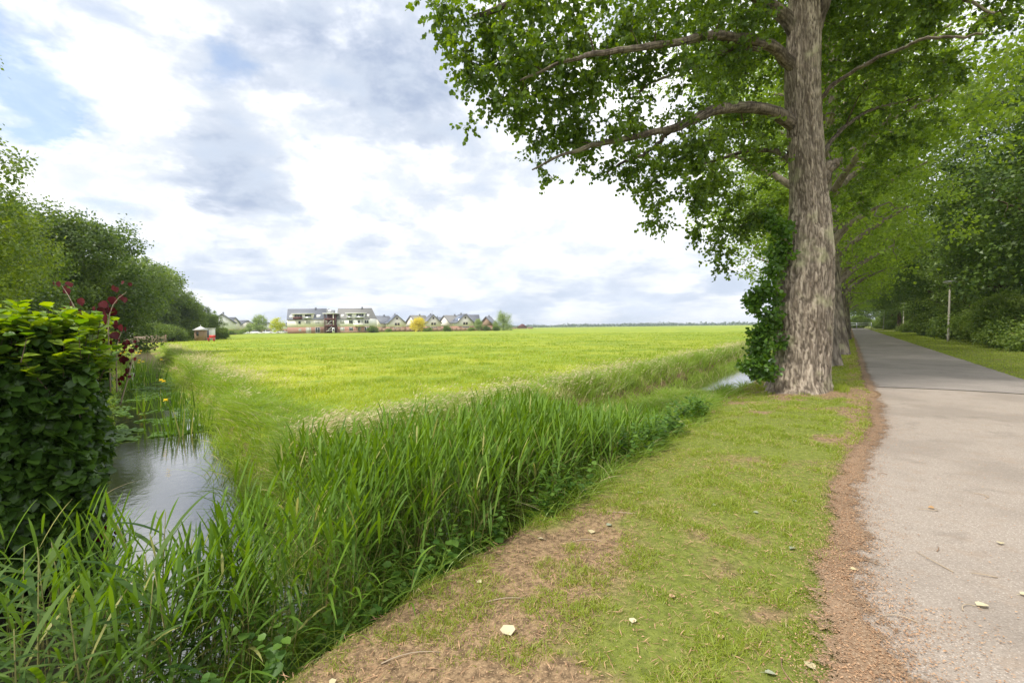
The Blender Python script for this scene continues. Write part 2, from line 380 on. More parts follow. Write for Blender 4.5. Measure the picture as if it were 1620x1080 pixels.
def brickmat(name, c1, c2, mortar):
    m, T = newmat(name)
    tc = T.n('ShaderNodeTexCoord'); mp = T.n('ShaderNodeMapping'); T.link(tc.outputs['Object'], mp.inputs[0]); mp.inputs['Rotation'].default_value = (math.pi/2, 0, 0)
    br = T.n('ShaderNodeTexBrick'); T.link(mp.outputs[0], br.inputs['Vector']); br.inputs['Scale'].default_value = 4
    br.inputs['Color1'].default_value = C4(c1); br.inputs['Color2'].default_value = C4(c2); br.inputs['Mortar'].default_value = C4(mortar)
    b = T.n('ShaderNodeBsdfPrincipled'); T.link(br.outputs[0], b.inputs['Base Color']); b.inputs['Roughness'].default_value = .85
    o = T.n('ShaderNodeOutputMaterial'); T.link(b.outputs[0], o.inputs[0]); return m

M = {}
M['ground'] = groundmat()
M['asphalt_near'] = asphalt('worn_pale_asphalt', (.27, .228, .19), (.375, .32, .27), (.54, .48, .42), (.29, .215, .155))
M['asphalt_far'] = asphalt('darker_asphalt', (.225, .198, .175), (.31, .275, .245), (.42, .38, .34))
M['sand'] = plain('pale_paving', (.42, .35, .27), .9)
M['debris'] = asphalt_x('orange_bud_litter', (.19, .125, .078), (.33, .225, .142), (.47, .36, .25), (.14, .095, .06))
M['chip'] = leafmat('bud_scale', (.24, .13, .07), (.52, .33, .19), .1, .8)
M['water'] = watermat()
M['bark'] = barkmat('poplar_bark', (.22, .172, .13), (.56, .47, .375))
M['bark_far'] = barkmat('poplar_bark_shade', (.19, .155, .12), (.46, .385, .31), 9)
M['bark_dark'] = barkmat('dark_bark', (.07, .05, .035), (.17, .12, .085), 9)
M['poplar'] = leafmat('poplar_leaf', (.062, .115, .016), (.165, .25, .034), .46, .40)
M['poplar_far'] = leafmat('poplar_leaf_row', (.115, .185, .028), (.25, .355, .058), .52, .45)
M['shoot'] = leafmat('poplar_shoot_leaf', (.05, .115, .016), (.12, .23, .03), .35, .4)
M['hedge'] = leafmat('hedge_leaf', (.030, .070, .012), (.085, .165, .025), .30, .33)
M['hedge_top'] = leafmat('lit_hedge_leaf', (.10, .20, .022), (.27, .37, .038), .36, .45)  # sunlight on the hedge top is put into this brighter leaf colour
M['purple'] = leafmat('dark_red_leaf', (.050, .008, .010), (.115, .018, .020), .12, .5, spec=.2)
M['reed'] = leafmat('reed_leaf', (.045, .105, .013), (.165, .28, .032), .33, .50, spec=.2, c3=(.36, .36, .12))
M['reed_blue'] = leafmat('grey_green_reed_leaf', (.030, .070, .017), (.105, .165, .040), .26, .6, spec=.10)
M['stem'] = leafmat('dry_reed_stem', (.25, .19, .08), (.17, .22, .05), .1, .6)
M['bank'] = leafmat('bank_grass_blade', (.12, .22, .025), (.30, .40, .07), .38, .45, c3=(.55, .47, .28))
M['seed'] = leafmat('seed_head_grass', (.42, .38, .19), (.62, .55, .34), .3, .6)
M['lawn'] = leafmat('lawn_blade', (.15, .22, .030), (.33, .39, .06), .38, .5, c3=(.50, .42, .20))
M['meadow'] = leafmat('meadow_blade', (.20, .285, .030), (.38, .43, .052), .36, .5, c3=(.55, .50, .20))
M['nettle'] = leafmat('nettle_leaf', (.05, .12, .018), (.13, .23, .035), .33, .5)
M['shrub'] = leafmat('shrub_leaf', (.12, .19, .038), (.26, .34, .08), .38, .45)
M['limb'] = barkmat('poplar_limb_bark', (.12, .095, .072), (.33, .27, .21), 14)
M['tree_a'] = leafmat('broadleaf_dark', (.046, .088, .018), (.125, .19, .036), .36, .45)
M['tree_b'] = leafmat('broadleaf_mid', (.072, .125, .024), (.175, .245, .046), .38, .45)
M['tree_c'] = leafmat('broadleaf_yellow_green', (.09, .15, .022), (.21, .28, .036), .36, .45)
M['tree_d'] = leafmat('broadleaf_deep_shade', (.052, .10, .022), (.14, .21, .042), .38, .40)
M['willow'] = leafmat('willow_leaf', (.15, .23, .06), (.34, .42, .14), .35, .5)
M['gold'] = leafmat('golden_leaf', (.50, .46, .04), (.72, .65, .07), .35, .5)
M['lime'] = leafmat('lime_leaf', (.34, .42, .02), (.55, .56, .04), .35, .5)
M['blossom'] = leafmat('cream_blossom', (.55, .55, .38), (.8, .8, .62), .3, .6)
M['yflower'] = leafmat('yellow_petal', (.75, .55, .02), (.9, .72, .03), .3, .5)
M['wood_far'] = leafmat('distant_leaf', (.05, .085, .03), (.10, .14, .05), .2, .7)
M['pale_leaf'] = leafmat('fallen_pale_leaf', (.50, .43, .25), (.62, .55, .36), .1, .55)
M['dry_leaf'] = leafmat('fallen_dry_leaf', (.40, .24, .11), (.52, .40, .22), .1, .6)
M['grey_leaf'] = leafmat('fallen_grey_green_leaf', (.24, .27, .17), (.38, .40, .29), .1, .6)
M['twig'] = plain('twig', (.24, .15, .09), .9)
M['twig_pale'] = plain('pale_twig', (.38, .30, .21), .9)
M['concrete'] = plain('lamp_post_concrete', (.47, .43, .37), .8, scale=3)
M['lamp_metal'] = plain('lamp_metal', (.24, .24, .23), .45, .5)
M['lamp_glass'] = plain('lamp_diffuser', (.62, .62, .58), .25)
M['galv'] = plain('galvanised_steel', (.45, .46, .47), .4, .7)
M['cream'] = plain('cream_render', (.83, .785, .70), .85, var=.05, scale=1)
M['white'] = plain('white_render', (.86, .85, .82), .85, var=.05, scale=1)
M['brick'] = brickmat('red_brick', (.42, .20, .15), (.33, .155, .115), (.36, .29, .24))
M['slate'] = plain('slate_roof', (.15, .16, .185), .55, var=.15, scale=3)
M['slate2'] = plain('brown_grey_roof', (.19, .185, .175), .7, var=.15, scale=3)
M['glass'] = plain('window_glass', (.04, .045, .05), .08, var=.05)
M['blind'] = plain('window_blind', (.42, .42, .38), .5, var=.05)
M['frame'] = plain('white_frame', (.72, .72, .69), .5, var=.03)
M['solar'] = plain('solar_panel', (.10, .13, .20), .12, var=.05, spec=.9)
M['oxred'] = plain('dark_red_steel', (.115, .035, .03), .6)
M['wood'] = plain('weathered_wood', (.30, .20, .135), .9, var=.25, scale=4)
M['wicker'] = plain('wicker_panel', (.38, .28, .20), .9, var=.3, scale=9, bump=.6)
M['canvas'] = plain('pale_canvas', (.66, .65, .62), .9, var=.04)
M['redpaint'] = plain('red_paint', (.55, .04, .03), .5)
M['carwhite'] = plain('white_car_paint', (.72, .73, .74), .25, var=.02)
M['cardark'] = plain('grey_car_paint', (.12, .13, .15), .25, var=.02)
M['tyre'] = plain('tyre_rubber', (.02, .02, .02), .8)

# ------------------------------------------------------------------ the ground, one sheet
def axis(fine0, fine1, st, lo, hi, g=1.18):
    a = list(np.arange(fine0, fine1+1e-6, st)); d = st
    x = fine1
    while x < hi: d *= g; x += d; a.append(min(x, hi))
    x = fine0; d = st
    while x > lo: d *= g; x -= d; a.insert(0, max(x, lo))
    return np.array(a)
def build_ground():
    U = axis(-12, 5, .14, -2600, 2600); S = axis(-2, 18, .16, -700, 2600, 1.10)
    uu, ss = np.meshgrid(U, S); X, Y = xy(uu.ravel(), ss.ravel())
    Z = height(X, Y); u, s = us(X, Y); d = ditch(X, Y)
    zone = np.full(len(X), .5)
    dirt = sm(fbm(X*1.1, Y*1.1, 31), .50, .64)
    near_soil = sm(u, -2.5, -1.9)*(1-sm(u, -1.6, -.8))*(1-sm(s, 2.6, 5))
    zone = np.where(u > 3.9, .5, zone)
    zone = zone-.27*np.clip(near_soil*sm(fbm(X*1.6, Y*1.6, 8), .25, .5)+dirt*.7*(u < .6)*(u > -2.2), 0, 1)
    strip = (u > -.02)*(u < .8); zone = np.where(strip, .25, zone)
    tr = np.exp(-((u+.4)**2/.5+((s-13)**2)/1.2)); zone = np.where(tr > .4, .26, zone)
    zone = np.where(u < -5.3, .5+.5*sm(-u, 5.3, 6.3), zone)
    zone = np.where(d > .25, .3-.3*sm(d, .25, .6), zone)
    nu, ns = len(U), len(S)
    i = (np.arange(ns-1)[:, None]*nu+np.arange(nu-1)[None]).ravel()
    F = np.stack([i, i+1, i+nu+1, i+nu], -1)
    o = mk('ground', np.stack([X, Y, Z], -1), F, M['ground'], rnd=zone, smooth=True); tag(o, kind='structure')
build_ground()
def strip_mesh(name, ls, rs, s_arr, z, mat, nx=8):
    t = np.linspace(0, 1, nx)
    U = ls[:, None]*(1-t)+rs[:, None]*t; S = np.repeat(s_arr[:, None], nx, 1)
    X, Y = xy(U.ravel(), S.ravel()); Z = np.full(len(X), z) if np.isscalar(z) else z(U.ravel(), S.ravel())
    n = len(s_arr); i = (np.arange(n-1)[:, None]*nx+np.arange(nx-1)[None]).ravel()
    o = mk(name, np.stack([X, Y, Z], -1), np.stack([i, i+1, i+nx+1, i+nx], -1), mat, smooth=True)
    return tag(o, kind='structure')
def edge_r(s): return PR+.07*(fbm(s*1.1, s*0+7, 15)-.5)+.04*(fbm(s*7, s*0+2, 16)-.5)
camber = lambda u, s: .012+.035*np.clip(1-((u-2.1)/1.75)**2, 0, 1)
sa = np.arange(-3, 14.36, .07); strip_mesh('path', path_left(sa), edge_r(sa), sa, camber, M['asphalt_near'], 14)
sb = np.concatenate([np.arange(14.37, 40, .15), np.arange(40, 172, 1.)]); strip_mesh('path', path_left(sb), edge_r(sb), sb, lambda u, s: camber(u, s)+.004*(s < 14.5), M['asphalt_far'], 14)
sc_ = np.linspace(108, 124, 17); strip_mesh('side_path', np.full(17, 3.9), np.full(17, 17.), sc_, .016, M['sand'])
# litter of bud scales along the left edge of the asphalt
sd = np.arange(-1.5, 60, .05)
li_l = path_left(sd)-.25+.05*sm(sd, 4, 8)-.14*(fbm(sd*1.2, sd*0+4, 44)-.5)
li_r = path_left(sd)+.17+.14*(fbm(sd*1.3, sd*0+6, 45)-.4)+.36*(1-sm(sd, 2.0, 3.5))
def litter():
    nx = 17; x = np.linspace(0, 1, nx); U = li_l[:, None]*(1-x)+li_r[:, None]*x; S = np.repeat(sd[:, None], nx, 1)
    X, Y = xy(U.ravel(), S.ravel()); Z = .019+.035*np.clip(1-((U.ravel()-2.1)/1.75)**2, 0, 1)*(U.ravel() > .35)
    n = len(sd); i = (np.arange(n-1)[:, None]*nx+np.arange(nx-1)[None]).ravel()
    a = np.tile(1.02*np.minimum(x/.42, (1-x)/.58), (n, 1)).ravel()
    tag(mk('litter_strip', np.stack([X, Y, Z], -1), np.stack([i, i+1, i+nx+1, i+nx], -1), M['debris'], rnd=np.clip(a, 0, 1), smooth=True), kind='structure')
litter()
# water
Xw, Yw = [], []
wv = [(-2600., 0), (2600, 0)]
def build_water():
    A = Acc()
    s = np.array([-30, -5, 0, 5, 10, 20, 40, 80, 160, 300.]); V = []
    for q in s:
        for u in (-6.2, -1.5): X, Y = xy(u, q); V.append((X, Y, -.60))
    i = np.arange(len(s)-1)*2; A.add(V, np.stack([i, i+1, i+3, i+2], -1))
    V = []
    for q in np.array([3.0, 10, 30, 60, 110]):
        for v in (-1.7, 1.6): V.append((v*.777-q*.629, v*.629+q*.777, -.604))
    i = np.arange(4)*2; A.add(V, np.stack([i, i+1, i+3, i+2], -1))
    tag(A.build('water', M['water']), kind='structure')
build_water()

# ------------------------------------------------------------------ grasses
def hz(X, Y): return height(X, Y)
def lawn():
    g = rng
    # left verge, density falls with distance
    n = 400000
    s = -1+np.exp(g.uniform(0, math.log(60), n))-.4; u = g.uniform(-2.7, .42, n)
    X, Y = xy(u, s)
    patch = fbm(X*1.1, Y*1.1, 31); soil = sm(u, -2.5, -1.9)*(1-sm(u, -1.6, -.8))*(1-sm(s, 2.6, 5))*sm(fbm(X*1.6, Y*1.6, 8), .25, .5)
    tuft = fbm(X*4.5, Y*4.5, 77)
    keep = g.random(n) < np.clip((1-.80*sm(patch, .50, .64)-.62*soil)*(.30+1.6*sm(tuft, .38, .64)), .015, 1)*(1-.0*s)
    keep &= (u < path_left(s)-.05-.16*fbm(s*1.5, s*0, 60)+.03*g.normal(size=n)) & (np.hypot(u+.95, s-12.9) > .62)
    keep &= ~((np.exp(-((u+.3)**2/.5+((s-13)**2)/1.2)) > .45) & (g.random(n) > .15))
    X, Y, s, u, tuft = X[keep], Y[keep], s[keep], u[keep], tuft[keep]; n = len(X)
    Z = hz(X, Y); D = np.stack([g.normal(0, .55, n), g.normal(0, .55, n), np.ones(n)], -1)
    hgt = (.014+.065*sm(tuft, .45, .75)+.02*g.random(n))*(1+.03*s)
    Wd = (.0026+.0014*g.random(n))*(1+.16*np.clip(s, 0, 40))
    tone = np.clip(g.random(n)*.65+.35*fbm(X*.9, Y*.9, 66)+.05, 0, .999)
    tone = np.where(g.random(n) < .07+.16*sm(fbm(X*1.9, Y*1.9, 67), .48, .66), .98, np.minimum(tone, .92))
    V, F, R = ribbons(np.stack([X, Y, Z-.004], -1), D, hgt, Wd, 2, .35, prof='blade', rnd=tone)
    a = Acc().add(V, F, R)
    n = 2600; an = g.random(n)*6.283; rr = .60+.34*g.random(n)**1.6; cu, cs = -.95, 12.88; u2 = cu+rr*np.cos(an)*1.05; s2 = cs+rr*np.sin(an); k = fbm(an*1.3, rr*2, 37) > .42; X, Y = xy(u2[k], s2[k]); n = len(X)
    D = np.stack([g.normal(0, .4, n), g.normal(0, .4, n), np.ones(n)], -1); V, F, R = ribbons(np.stack([X, Y, hz(X, Y)], -1), D, .10+.16*g.random(n), .010, 3, .4, prof='blade', rnd=np.minimum(g.random(n), .92)); a.add(V, F, R)
    # right verge
    n = 90000
    s = 3+np.exp(g.uniform(0, math.log(130), n)); u = g.uniform(3.80, 9.0, n); X, Y = xy(u, s); Z = hz(X, Y)
    D = np.stack([g.normal(0, .5, n), g.normal(0, .5, n), np.ones(n)], -1)
    V, F, R = ribbons(np.stack([X, Y, Z-.004], -1), D, (.03+.04*g.random(n))*(1+.015*s), .004*(1+.14*s), 2, .3, prof='blade', rnd=np.minimum(g.random(n), .92))
    a.add(V, F, R)
    tag(a.build('lawn_grass', M['lawn']), 'short patchy mown grass on both verges of the asphalt path', 'grass', kind='stuff')
lawn()
def meadow():
    g = rng; n = 260000
    r = 5*np.exp(g.uniform(0, math.log(22), n)); az = np.radians(g.uniform(-50, 36, n)); X = r*np.sin(az); Y = r*np.cos(az)
    u, s = us(X, Y); v, ww = vw(X, Y)
    k = (u < -5.7) & (v > 1.35); X, Y, r, u, v = X[k], Y[k], r[k], u[k], v[k]
    tuft = fbm(X*.8, Y*.8, 81)*.6+.4*fbm(X*2.5, Y*2.5, 82)
    k = g.random(len(X)) < .25+1.3*sm(tuft, .38, .62); X, Y, r, u, tuft = X[k], Y[k], r[k], u[k], tuft[k]; n = len(X)
    Z = hz(X, Y); D = np.stack([g.normal(.1, .4, n), g.normal(0, .4, n), np.ones(n)], -1)
    h = (.07+.14*sm(tuft, .45, .75)+.06*g.random(n))
    tone = np.clip(g.random(n)*.5+.5*sm(fbm(X*.12, Y*.12, 83), .3, .7)-.55*sm(tuft, .52, .68), 0, .999); tone = np.where(g.random(n) < .04, .98, np.minimum(tone, .92))
    V, F, R = ribbons(np.stack([X, Y, Z-.01], -1), D, h, .005*(1+.16*r), 2, .35, prof='blade', rnd=tone)
    tag(mk('meadow_grass', V, F, M['meadow'], rnd=R), 'bright yellow-green grass of the wide flat field', 'grass', kind='stuff')
meadow()
def bank_grass():
    g = rng; a = Acc(); P = []
    def add(X, Y, h, wd, droop, lean, mul=1.):
        n = len(X); Z = hz(X, Y); P0 = np.stack([X, Y, np.maximum(Z, -.62)-.02], -1)
        D = np.stack([g.normal(lean[0], .30 if mul == 1. else mul, n), g.normal(lean[1], .30 if mul == 1. else mul, n), np.ones(n)], -1)
        bv = norm(np.stack([D[:, 0]*1.2, D[:, 1]*1.2, -np.ones(n)*.9], -1))
        tone = np.clip(g.random(n)*.6+.4*fbm(X*.8, Y*.8, 91), 0, .92); tone = np.where(g.random(n) < .05, .98, tone)
        V, F, R = ribbons(P0, D, h, wd, 4, droop, prof='blade', rnd=tone, bendvec=bv); a.add(V, F, R)
    # far bank of the long ditch
    n = 60000; s = 1.5+np.exp(g.uniform(0, math.log(75), n))-1; u = -5.45+g.normal(0, .42, n)-.55*(g.random(n)**2)
    X, Y = xy(u, s); v, _ = vw(X, Y); cl = fbm(X*1.8, Y*1.8, 92); k = (v > 1.05) & (g.random(n) < .15+1.3*sm(cl, .35, .6)); X, Y, s, cl, u = X[k], Y[k], s[k], cl[k], u[k]
    add(X, Y, (.32+.40*cl+.16*g.random(len(X)))*(1-.35*sm(-u, 5.6, 6.6)), .0065*(1+.07*s), .50, (-.15*CT+.1, .1))
    # near bank of the long ditch, thick and lower beyond the reeds
    n = 42000; s = -1+np.exp(g.uniform(0, math.log(110), n)); u = -2.42-.28*(1-sm(s, 1.5, 4))+g.normal(0, .25, n)-.5*sm(s, 6, 10)*g.random(n)*(1-sm(s, 14, 16))
    X, Y = xy(u, s); cl = fbm(X*1.5, Y*1.5, 93); k = (g.random(n) < .2+1.2*sm(cl, .35, .6)) & ((u < -1.95-.22*(1-sm(s, 1.5, 4))-.1*g.random(n))); X, Y, s, cl = X[k], Y[k], s[k], cl[k]
    k = (s < 13.5) | (s > 27) | (g.random(len(s)) < .12); X, Y, s, cl = X[k], Y[k], s[k], cl[k]
    add(X, Y, (.16+.30*cl+.12*g.random(len(X)))*(1-.45*(s > 13.5)), .006*(1+.07*s), .5, (-.05, .0), .55)
    # sedge filling the ditch further along
    n = 36000; s = g.uniform(7.5, 14.5, n); u = g.uniform(-4.6, -2.4, n); X, Y = xy(u, s); cl = fbm(X*1.3, Y*1.3, 94)
    k = g.random(n) < .1+1.2*sm(cl, .38, .6)*(1-sm(s, 12.5, 15.5)*sm(-u, 3.0, 3.8)); X, Y, s, cl = X[k], Y[k], s[k], cl[k]
    add(X, Y, .32+.34*cl+.15*g.random(len(X)), .008*(1+.05*s), .45, (.1, 0))
    # finer grass mixed between the reeds
    n = 30000; s = .8+8.5*g.random(n); u = g.uniform(-4.1, -2.55, n); X, Y = xy(u, s); cl = fbm(X*1.9, Y*1.9, 194)
    k = (g.random(n) < .05+1.2*sm(cl, .42, .62)) & (np.abs(X/Y+.80) > .2); X, Y, s, cl = X[k], Y[k], s[k], cl[k]
    add(X, Y, .50+.60*cl+.2*g.random(len(X))-.055*s, .006, .36, (.02, .0), .34)
    # banks of the side ditch
    n = 34000; ww = 5+np.exp(g.uniform(0, math.log(60), n)); v = 1.50+g.normal(0, .28, n)+.5*g.random(n)**2
    X, Y = v*.777-ww*.629, v*.629+ww*.777; uu, _ = us(X, Y); cl = fbm(X*1.6, Y*1.6, 95); k = (uu < -5.0) & (g.random(n) < .2+1.2*sm(cl, .35, .6)); X, Y, ww, cl = X[k], Y[k], ww[k], cl[k]
    add(X, Y, .30+.42*cl+.15*g.random(len(X)), .0065*(1+.07*ww), .55, (.1, -.15))
    n = 9000; ww = 5+np.exp(g.uniform(0, math.log(60), n)); v = -1.25+g.normal(0, .2, n)
    X, Y = v*.777-ww*.629, v*.629+ww*.777; add(X, Y, .25+.3*g.random(n), .007*(1+.07*ww), .5, (.2, 0))
    tag(a.build('bank_grass', M['bank']), 'long arching grass along both banks of the ditches', 'grass', kind='stuff')
    # pale seeding grass
    n = 7500; s = 1.5+np.exp(g.uniform(0, math.log(50), n)); u = -5.9+g.normal(0, .5, n); X, Y = xy(u, s)
    n2 = 7500; ww = 6+np.exp(g.uniform(0, math.log(50), n2)); v = 1.9+g.normal(0, .65, n2); X2, Y2 = v*.777-ww*.629, v*.629+ww*.777
    X = np.concatenate([X, X2]); Y = np.concatenate([Y, Y2]); k = (fbm(X*.8, Y*.8, 96) > .47) & (us(X, Y)[0] < -5.2) & (vw(X, Y)[0] > .8); X, Y = X[k], Y[k]
    Z = hz(X, Y); r = np.hypot(X, Y); h = .30+.28*g.random(len(X))
    D = np.stack([g.normal(.15, .25, len(X)), g.normal(0, .25, len(X)), np.ones(len(X))], -1)
    P0 = np.stack([X, Y, Z], -1); V, F, R = ribbons(P0, D, h, .0028*(1+.09*r), 2, .2, prof='blade')
    a = Acc().add(V, F, R); tip = P0+norm(D)*(h*.85)[:, None]-np.array([0, 0, 1])*(h*.14)[:, None]
    V, F, R = ribbons(tip, D+np.array([.5, 0, -.2]), .10, .010*(1+.07*r), 2, .6); a.add(V, F, R)
    tag(a.build('seeding_grass', M['seed']), 'pale seeding grass heads along the field edge above the ditches', 'grass', kind='stuff')
bank_grass()

def reeds(u, s, hgt, name_mat, a_stem, a_leaf, lean=.10, leafL=(.20, .44), leafW=.016, wind=(.25, .0)):
    g = rng; n = len(u); X, Y = xy(u, s)
    P0 = np.stack([X, Y, np.full(n, -.66)], -1)
    D = norm(np.stack([g.normal(wind[0]*.3, lean, n), g.normal(wind[1]*.3, lean, n), np.ones(n)], -1))
    V, F, R = ribbons(P0, D, hgt*.96, .006, 4, .04, prof='blade'); a_stem.add(V, F, R)
    V, F, R = ribbons(P0, D, hgt*.96, .006, 4, .04, side=np.cross(D, rand_unit(n)), prof='blade'); a_stem.add(V, F, R)
    for k in range(7):
        t = .34+.66*(k+g.random(n)*.6)/7.
        t = np.minimum(t, .97)
        B = P0+D*(hgt*t)[:, None]; B[:, 2] -= .04*hgt*t*t
        az = g.random(n)*2*math.pi if k else g.random(n)*6.28
        up = .55+2.1*t**2+.6*g.random(n)
        ld = np.stack([np.cos(az)+wind[0], np.sin(az)+wind[1], up], -1)
        L = g.uniform(leafL[0], leafL[1], n)*(.75+.5*np.sin(math.pi*t))
        side = np.cross(ld, np.tile([0, 0, 1.], (n, 1)))+.35*rand_unit(n)
        V, F, R = ribbons(B, ld, L, leafW*(.7+.6*g.random(n)), 5, .12+.50*(1-t)+.25*g.random(n)**2, side=side, rnd=np.where(g.random(n) < .035, .98, np.minimum(.15+.7*t*g.random(n)+.25*g.random(n), .92)))
        a_leaf.add(V, F, R)
def reed_bed():
    g = rng; st, lf = Acc(), Acc()
    n = 2700; s = .35+6.2*g.random(n)**1.05; u = -3.05+g.normal(0, .50, n)
    k = (u < -2.25) & (u > -4.95) & (fbm(u*2.0, s*2.0, 101) > .40+.09*(s < 2.0)+.15*sm(-u, 3.6, 4.3)); u, s = u[k], s[k]
    ue = g.uniform(-4.1, -2.45, 110); se = g.uniform(.2, 1.4, 110); u = np.concatenate([u, ue]); s = np.concatenate([s, se])
    # an open view of the side ditch between the first reeds
    X, Y = xy(u, s); a = X/Y
    h = 1.24+.20*g.random(len(u))-.25*np.exp(-((a+.78)/.16)**2)*(Y < 4.2)-.06*sm(s, 1.2, 2.6)-.42*sm(s, 3.6, 7)-.17*(1-sm(s, .8, 1.9))
    k = ~((np.abs(a+.80) < .15) & (Y > 2.9)) | (g.random(len(u)) < .12); u, s, h = u[k], s[k], h[k]
    h = .62+(h-.62)*(.62+.75*fbm(u*1.5, s*1.5, 133)); reeds(u, s, h+.05, None, st, lf)
    n = 130; s = g.uniform(6.2, 9.0, n); u = -3.1+g.normal(0, .5, n); k = (u < -2.5) & (u > -4.4)
    reeds(u[k], s[k], .55+.2*g.random(k.sum()), None, st, lf)
    tag(lf.build('reed_leaves', M['reed']), 'dense bed of bright green reed leaves filling the ditch', 'reeds', kind='stuff')
    tag(st.build('reed_stems', M['stem']), 'thin upright reed stems standing in the ditch water', 'reeds', kind='stuff')
    # big single reeds in the lower left corner
    spots = [(-3.3, .85), (-3.6, .55), (-2.85, .95), (-3.4, -.05), (-2.65, .8), (-3.15, 1.1), (-2.5, .05), (-2.7, -.3), (-3.15, -.42), (-2.95, -.22), (-3.05, -.02), (-2.75, .05), (-3.3, .12), (-2.9, .30), (-2.62, .22), (-3.2, .42), (-2.8, .62), (-3.45, .30), (-2.55, .45), (-3.0, .70)]
    for i, (u, s) in enumerate(spots):
        X, Y = xy(u, s); h = 1.30-.10*(i % 3)-.16*(s > .35)
        e = empty('reed', (X, Y, -.62), 0, 'tall grey-green reed with long drooping leaves at the lower left corner', 'reed', 'big reeds at the lower left corner')
        s_a, l_a = Acc(), Acc()
        zero = np.array([-(X*ST+Y*CT)*0])
        P0 = np.array([[0, 0, 0.]]); D = norm(np.array([[g.normal(-.03, .06), g.normal(0, .06), 1.]]))
        s_a.tube([P0[0]+D[0]*h*q for q in (0, .33, .66, 1.)], [.0055, .005, .004, .002], 5)
        m_ = 15; t = .30+.60*(np.arange(m_)+g.random(m_)*.5)/m_
        B = P0+D*(h*t)[:, None]; az = np.arange(m_)*2.4+g.random()*6
        ld = np.stack([np.cos(az)*1.1-.35, np.sin(az)*.9-.1, .35+.9*t**3+.3*g.random(m_)], -1)
        side = np.cross(ld, np.tile([0, 0, 1.], (m_, 1)))+.2*rand_unit(m_)
        V, F, R = ribbons(B, ld, g.uniform(.34, .62, m_), g.uniform(.018, .028, m_), 8, .30+.35*(1-t), side=side); l_a.add(V, F, R)
        s_a.build('stem', M['stem'], e); l_a.build('leaves', M['reed_blue'], e)
reed_bed()
def undergrowth():
    g = rng
    # nettles and low herbs at the foot of the near bank
    n = 900; s = -.5+10*g.random(n)**1.2; u = -2.27-.25*(1-sm(s, 1.5, 4))+g.normal(0, .16, n); k = (u < -2.05-.25*(1-sm(s, 1.5, 4))) & (fbm(u*2, s*1.3, 111) > .47); u, s = u[k], s[k]; n = len(u)
    X, Y = xy(u, s); Z = hz(X, Y); h = .18+.34*g.random(n); a = Acc()
    P0 = np.stack([X, Y, Z], -1); D = norm(np.stack([g.normal(0, .2, n), g.normal(0, .2, n), np.ones(n)], -1))
    V, F, R = ribbons(P0, D, h, .005, 1, 0, prof='blade'); a.add(V, F, R)
    for q in range(9):
        t = .25+.75*q/8; az = g.random(n)*6.28
        f = np.stack([np.cos(az), np.sin(az), g.normal(0, .3, n)], -1)
        V, F, R = scatter(L_ROUND, P0+D*(h*t)[:, None], f, np.tile([0, 0, 1.], (n, 1))+.4*rand_unit(n), .075*(1.1-.5*t)*(.7+.6*g.random(n))); a.add(V, F, R)
    tag(a.build('nettles', M['nettle']), 'low nettles and broad-leaved weeds at the foot of the grassy bank', 'weeds', kind='stuff')
    # bud scales and dry bits on soil and litter strip
    n = 26000; s = .6+np.exp(g.uniform(0, math.log(16), n)); u = path_left(s)-.03+g.normal(0, .12, n)*(1+.8*(s < 3.4))+.16*(s < 3.4)
    X, Y = xy(u, s); n2 = 16000; s2 = .8+5.5*g.random(n2); u2 = g.uniform(-2.3, .3, n2); X2, Y2 = xy(u2, s2)
    n3 = 1500; s3 = .8+9*g.random(n3)**1.3; u3 = .3+np.abs(g.normal(0, .8, n3)); X3, Y3 = xy(u3, s3)
    X = np.concatenate([X, X2, X3]); Y = np.concatenate([Y, Y2, Y3]); uu, s_ = us(X, Y); n = len(X)
    Z = np.where(uu > path_left(s_)-.3, .022+.035*np.clip(1-((uu-2.1)/1.75)**2, 0, 1)*(uu > .3), hz(X, Y)+.004)+.002
    az = g.random(n)*6.28; f = np.stack([np.cos(az), np.sin(az), g.normal(.1, .15, n)], -1)
    isl = (uu < -.3) & (g.random(n) < .7)
    V, F, R = scatter((L_RHOMB[0]*np.array([.6, 1, 1]), L_RHOMB[1]), np.stack([X, Y, Z], -1)[~isl], f[~isl], np.tile([0, 0, 1.], (n, 1))[~isl]+.3*rand_unit((~isl).sum()), .005+.011*g.random((~isl).sum())**2*1.3)
    V2, F2, R2 = scatter((L_RHOMB[0]*np.array([.10, 1, .5]), L_RHOMB[1]), np.stack([X, Y, Z+.004], -1)[isl], f[isl], np.tile([0, 0, 1.], (n, 1))[isl]+.3*rand_unit(isl.sum()), .02+.05*g.random(isl.sum())**2)
    F = [np.concatenate([F[0], F2[0]+len(V)])]; V = np.concatenate([V, V2]); R = np.concatenate([R, R2])
    tag(mk('fallen_bud_scales', V, F, M['chip'], rnd=R), 'small orange-brown bud scales and dry bits lying on soil and path edge', 'litter', kind='stuff')
    # duckweed-like floating leaves in the side ditch
    n = 3000; ww = 12+18*g.random(n)**1.5; v = g.uniform(-.9, 1.1, n); k = fbm(v*2+3, ww*1.0, 120) > .52; ww, v = ww[k], v[k]; n = len(v)
    az = g.random(n)*6.28
    V, F, R = scatter(L_ROUND, np.stack([v*.777-ww*.629, v*.629+ww*.777, np.full(n, -.595)], -1), np.stack([np.cos(az), np.sin(az), 0*az], -1), np.tile([0, 0, 1.], (n, 1))+.05*rand_unit(n), .10+.06*g.random(n))
    tag(mk('floating_plants', V, F, M['nettle'], rnd=R), 'flat floating leaves on the water of the side ditch', 'water plants', kind='stuff')
undergrowth()

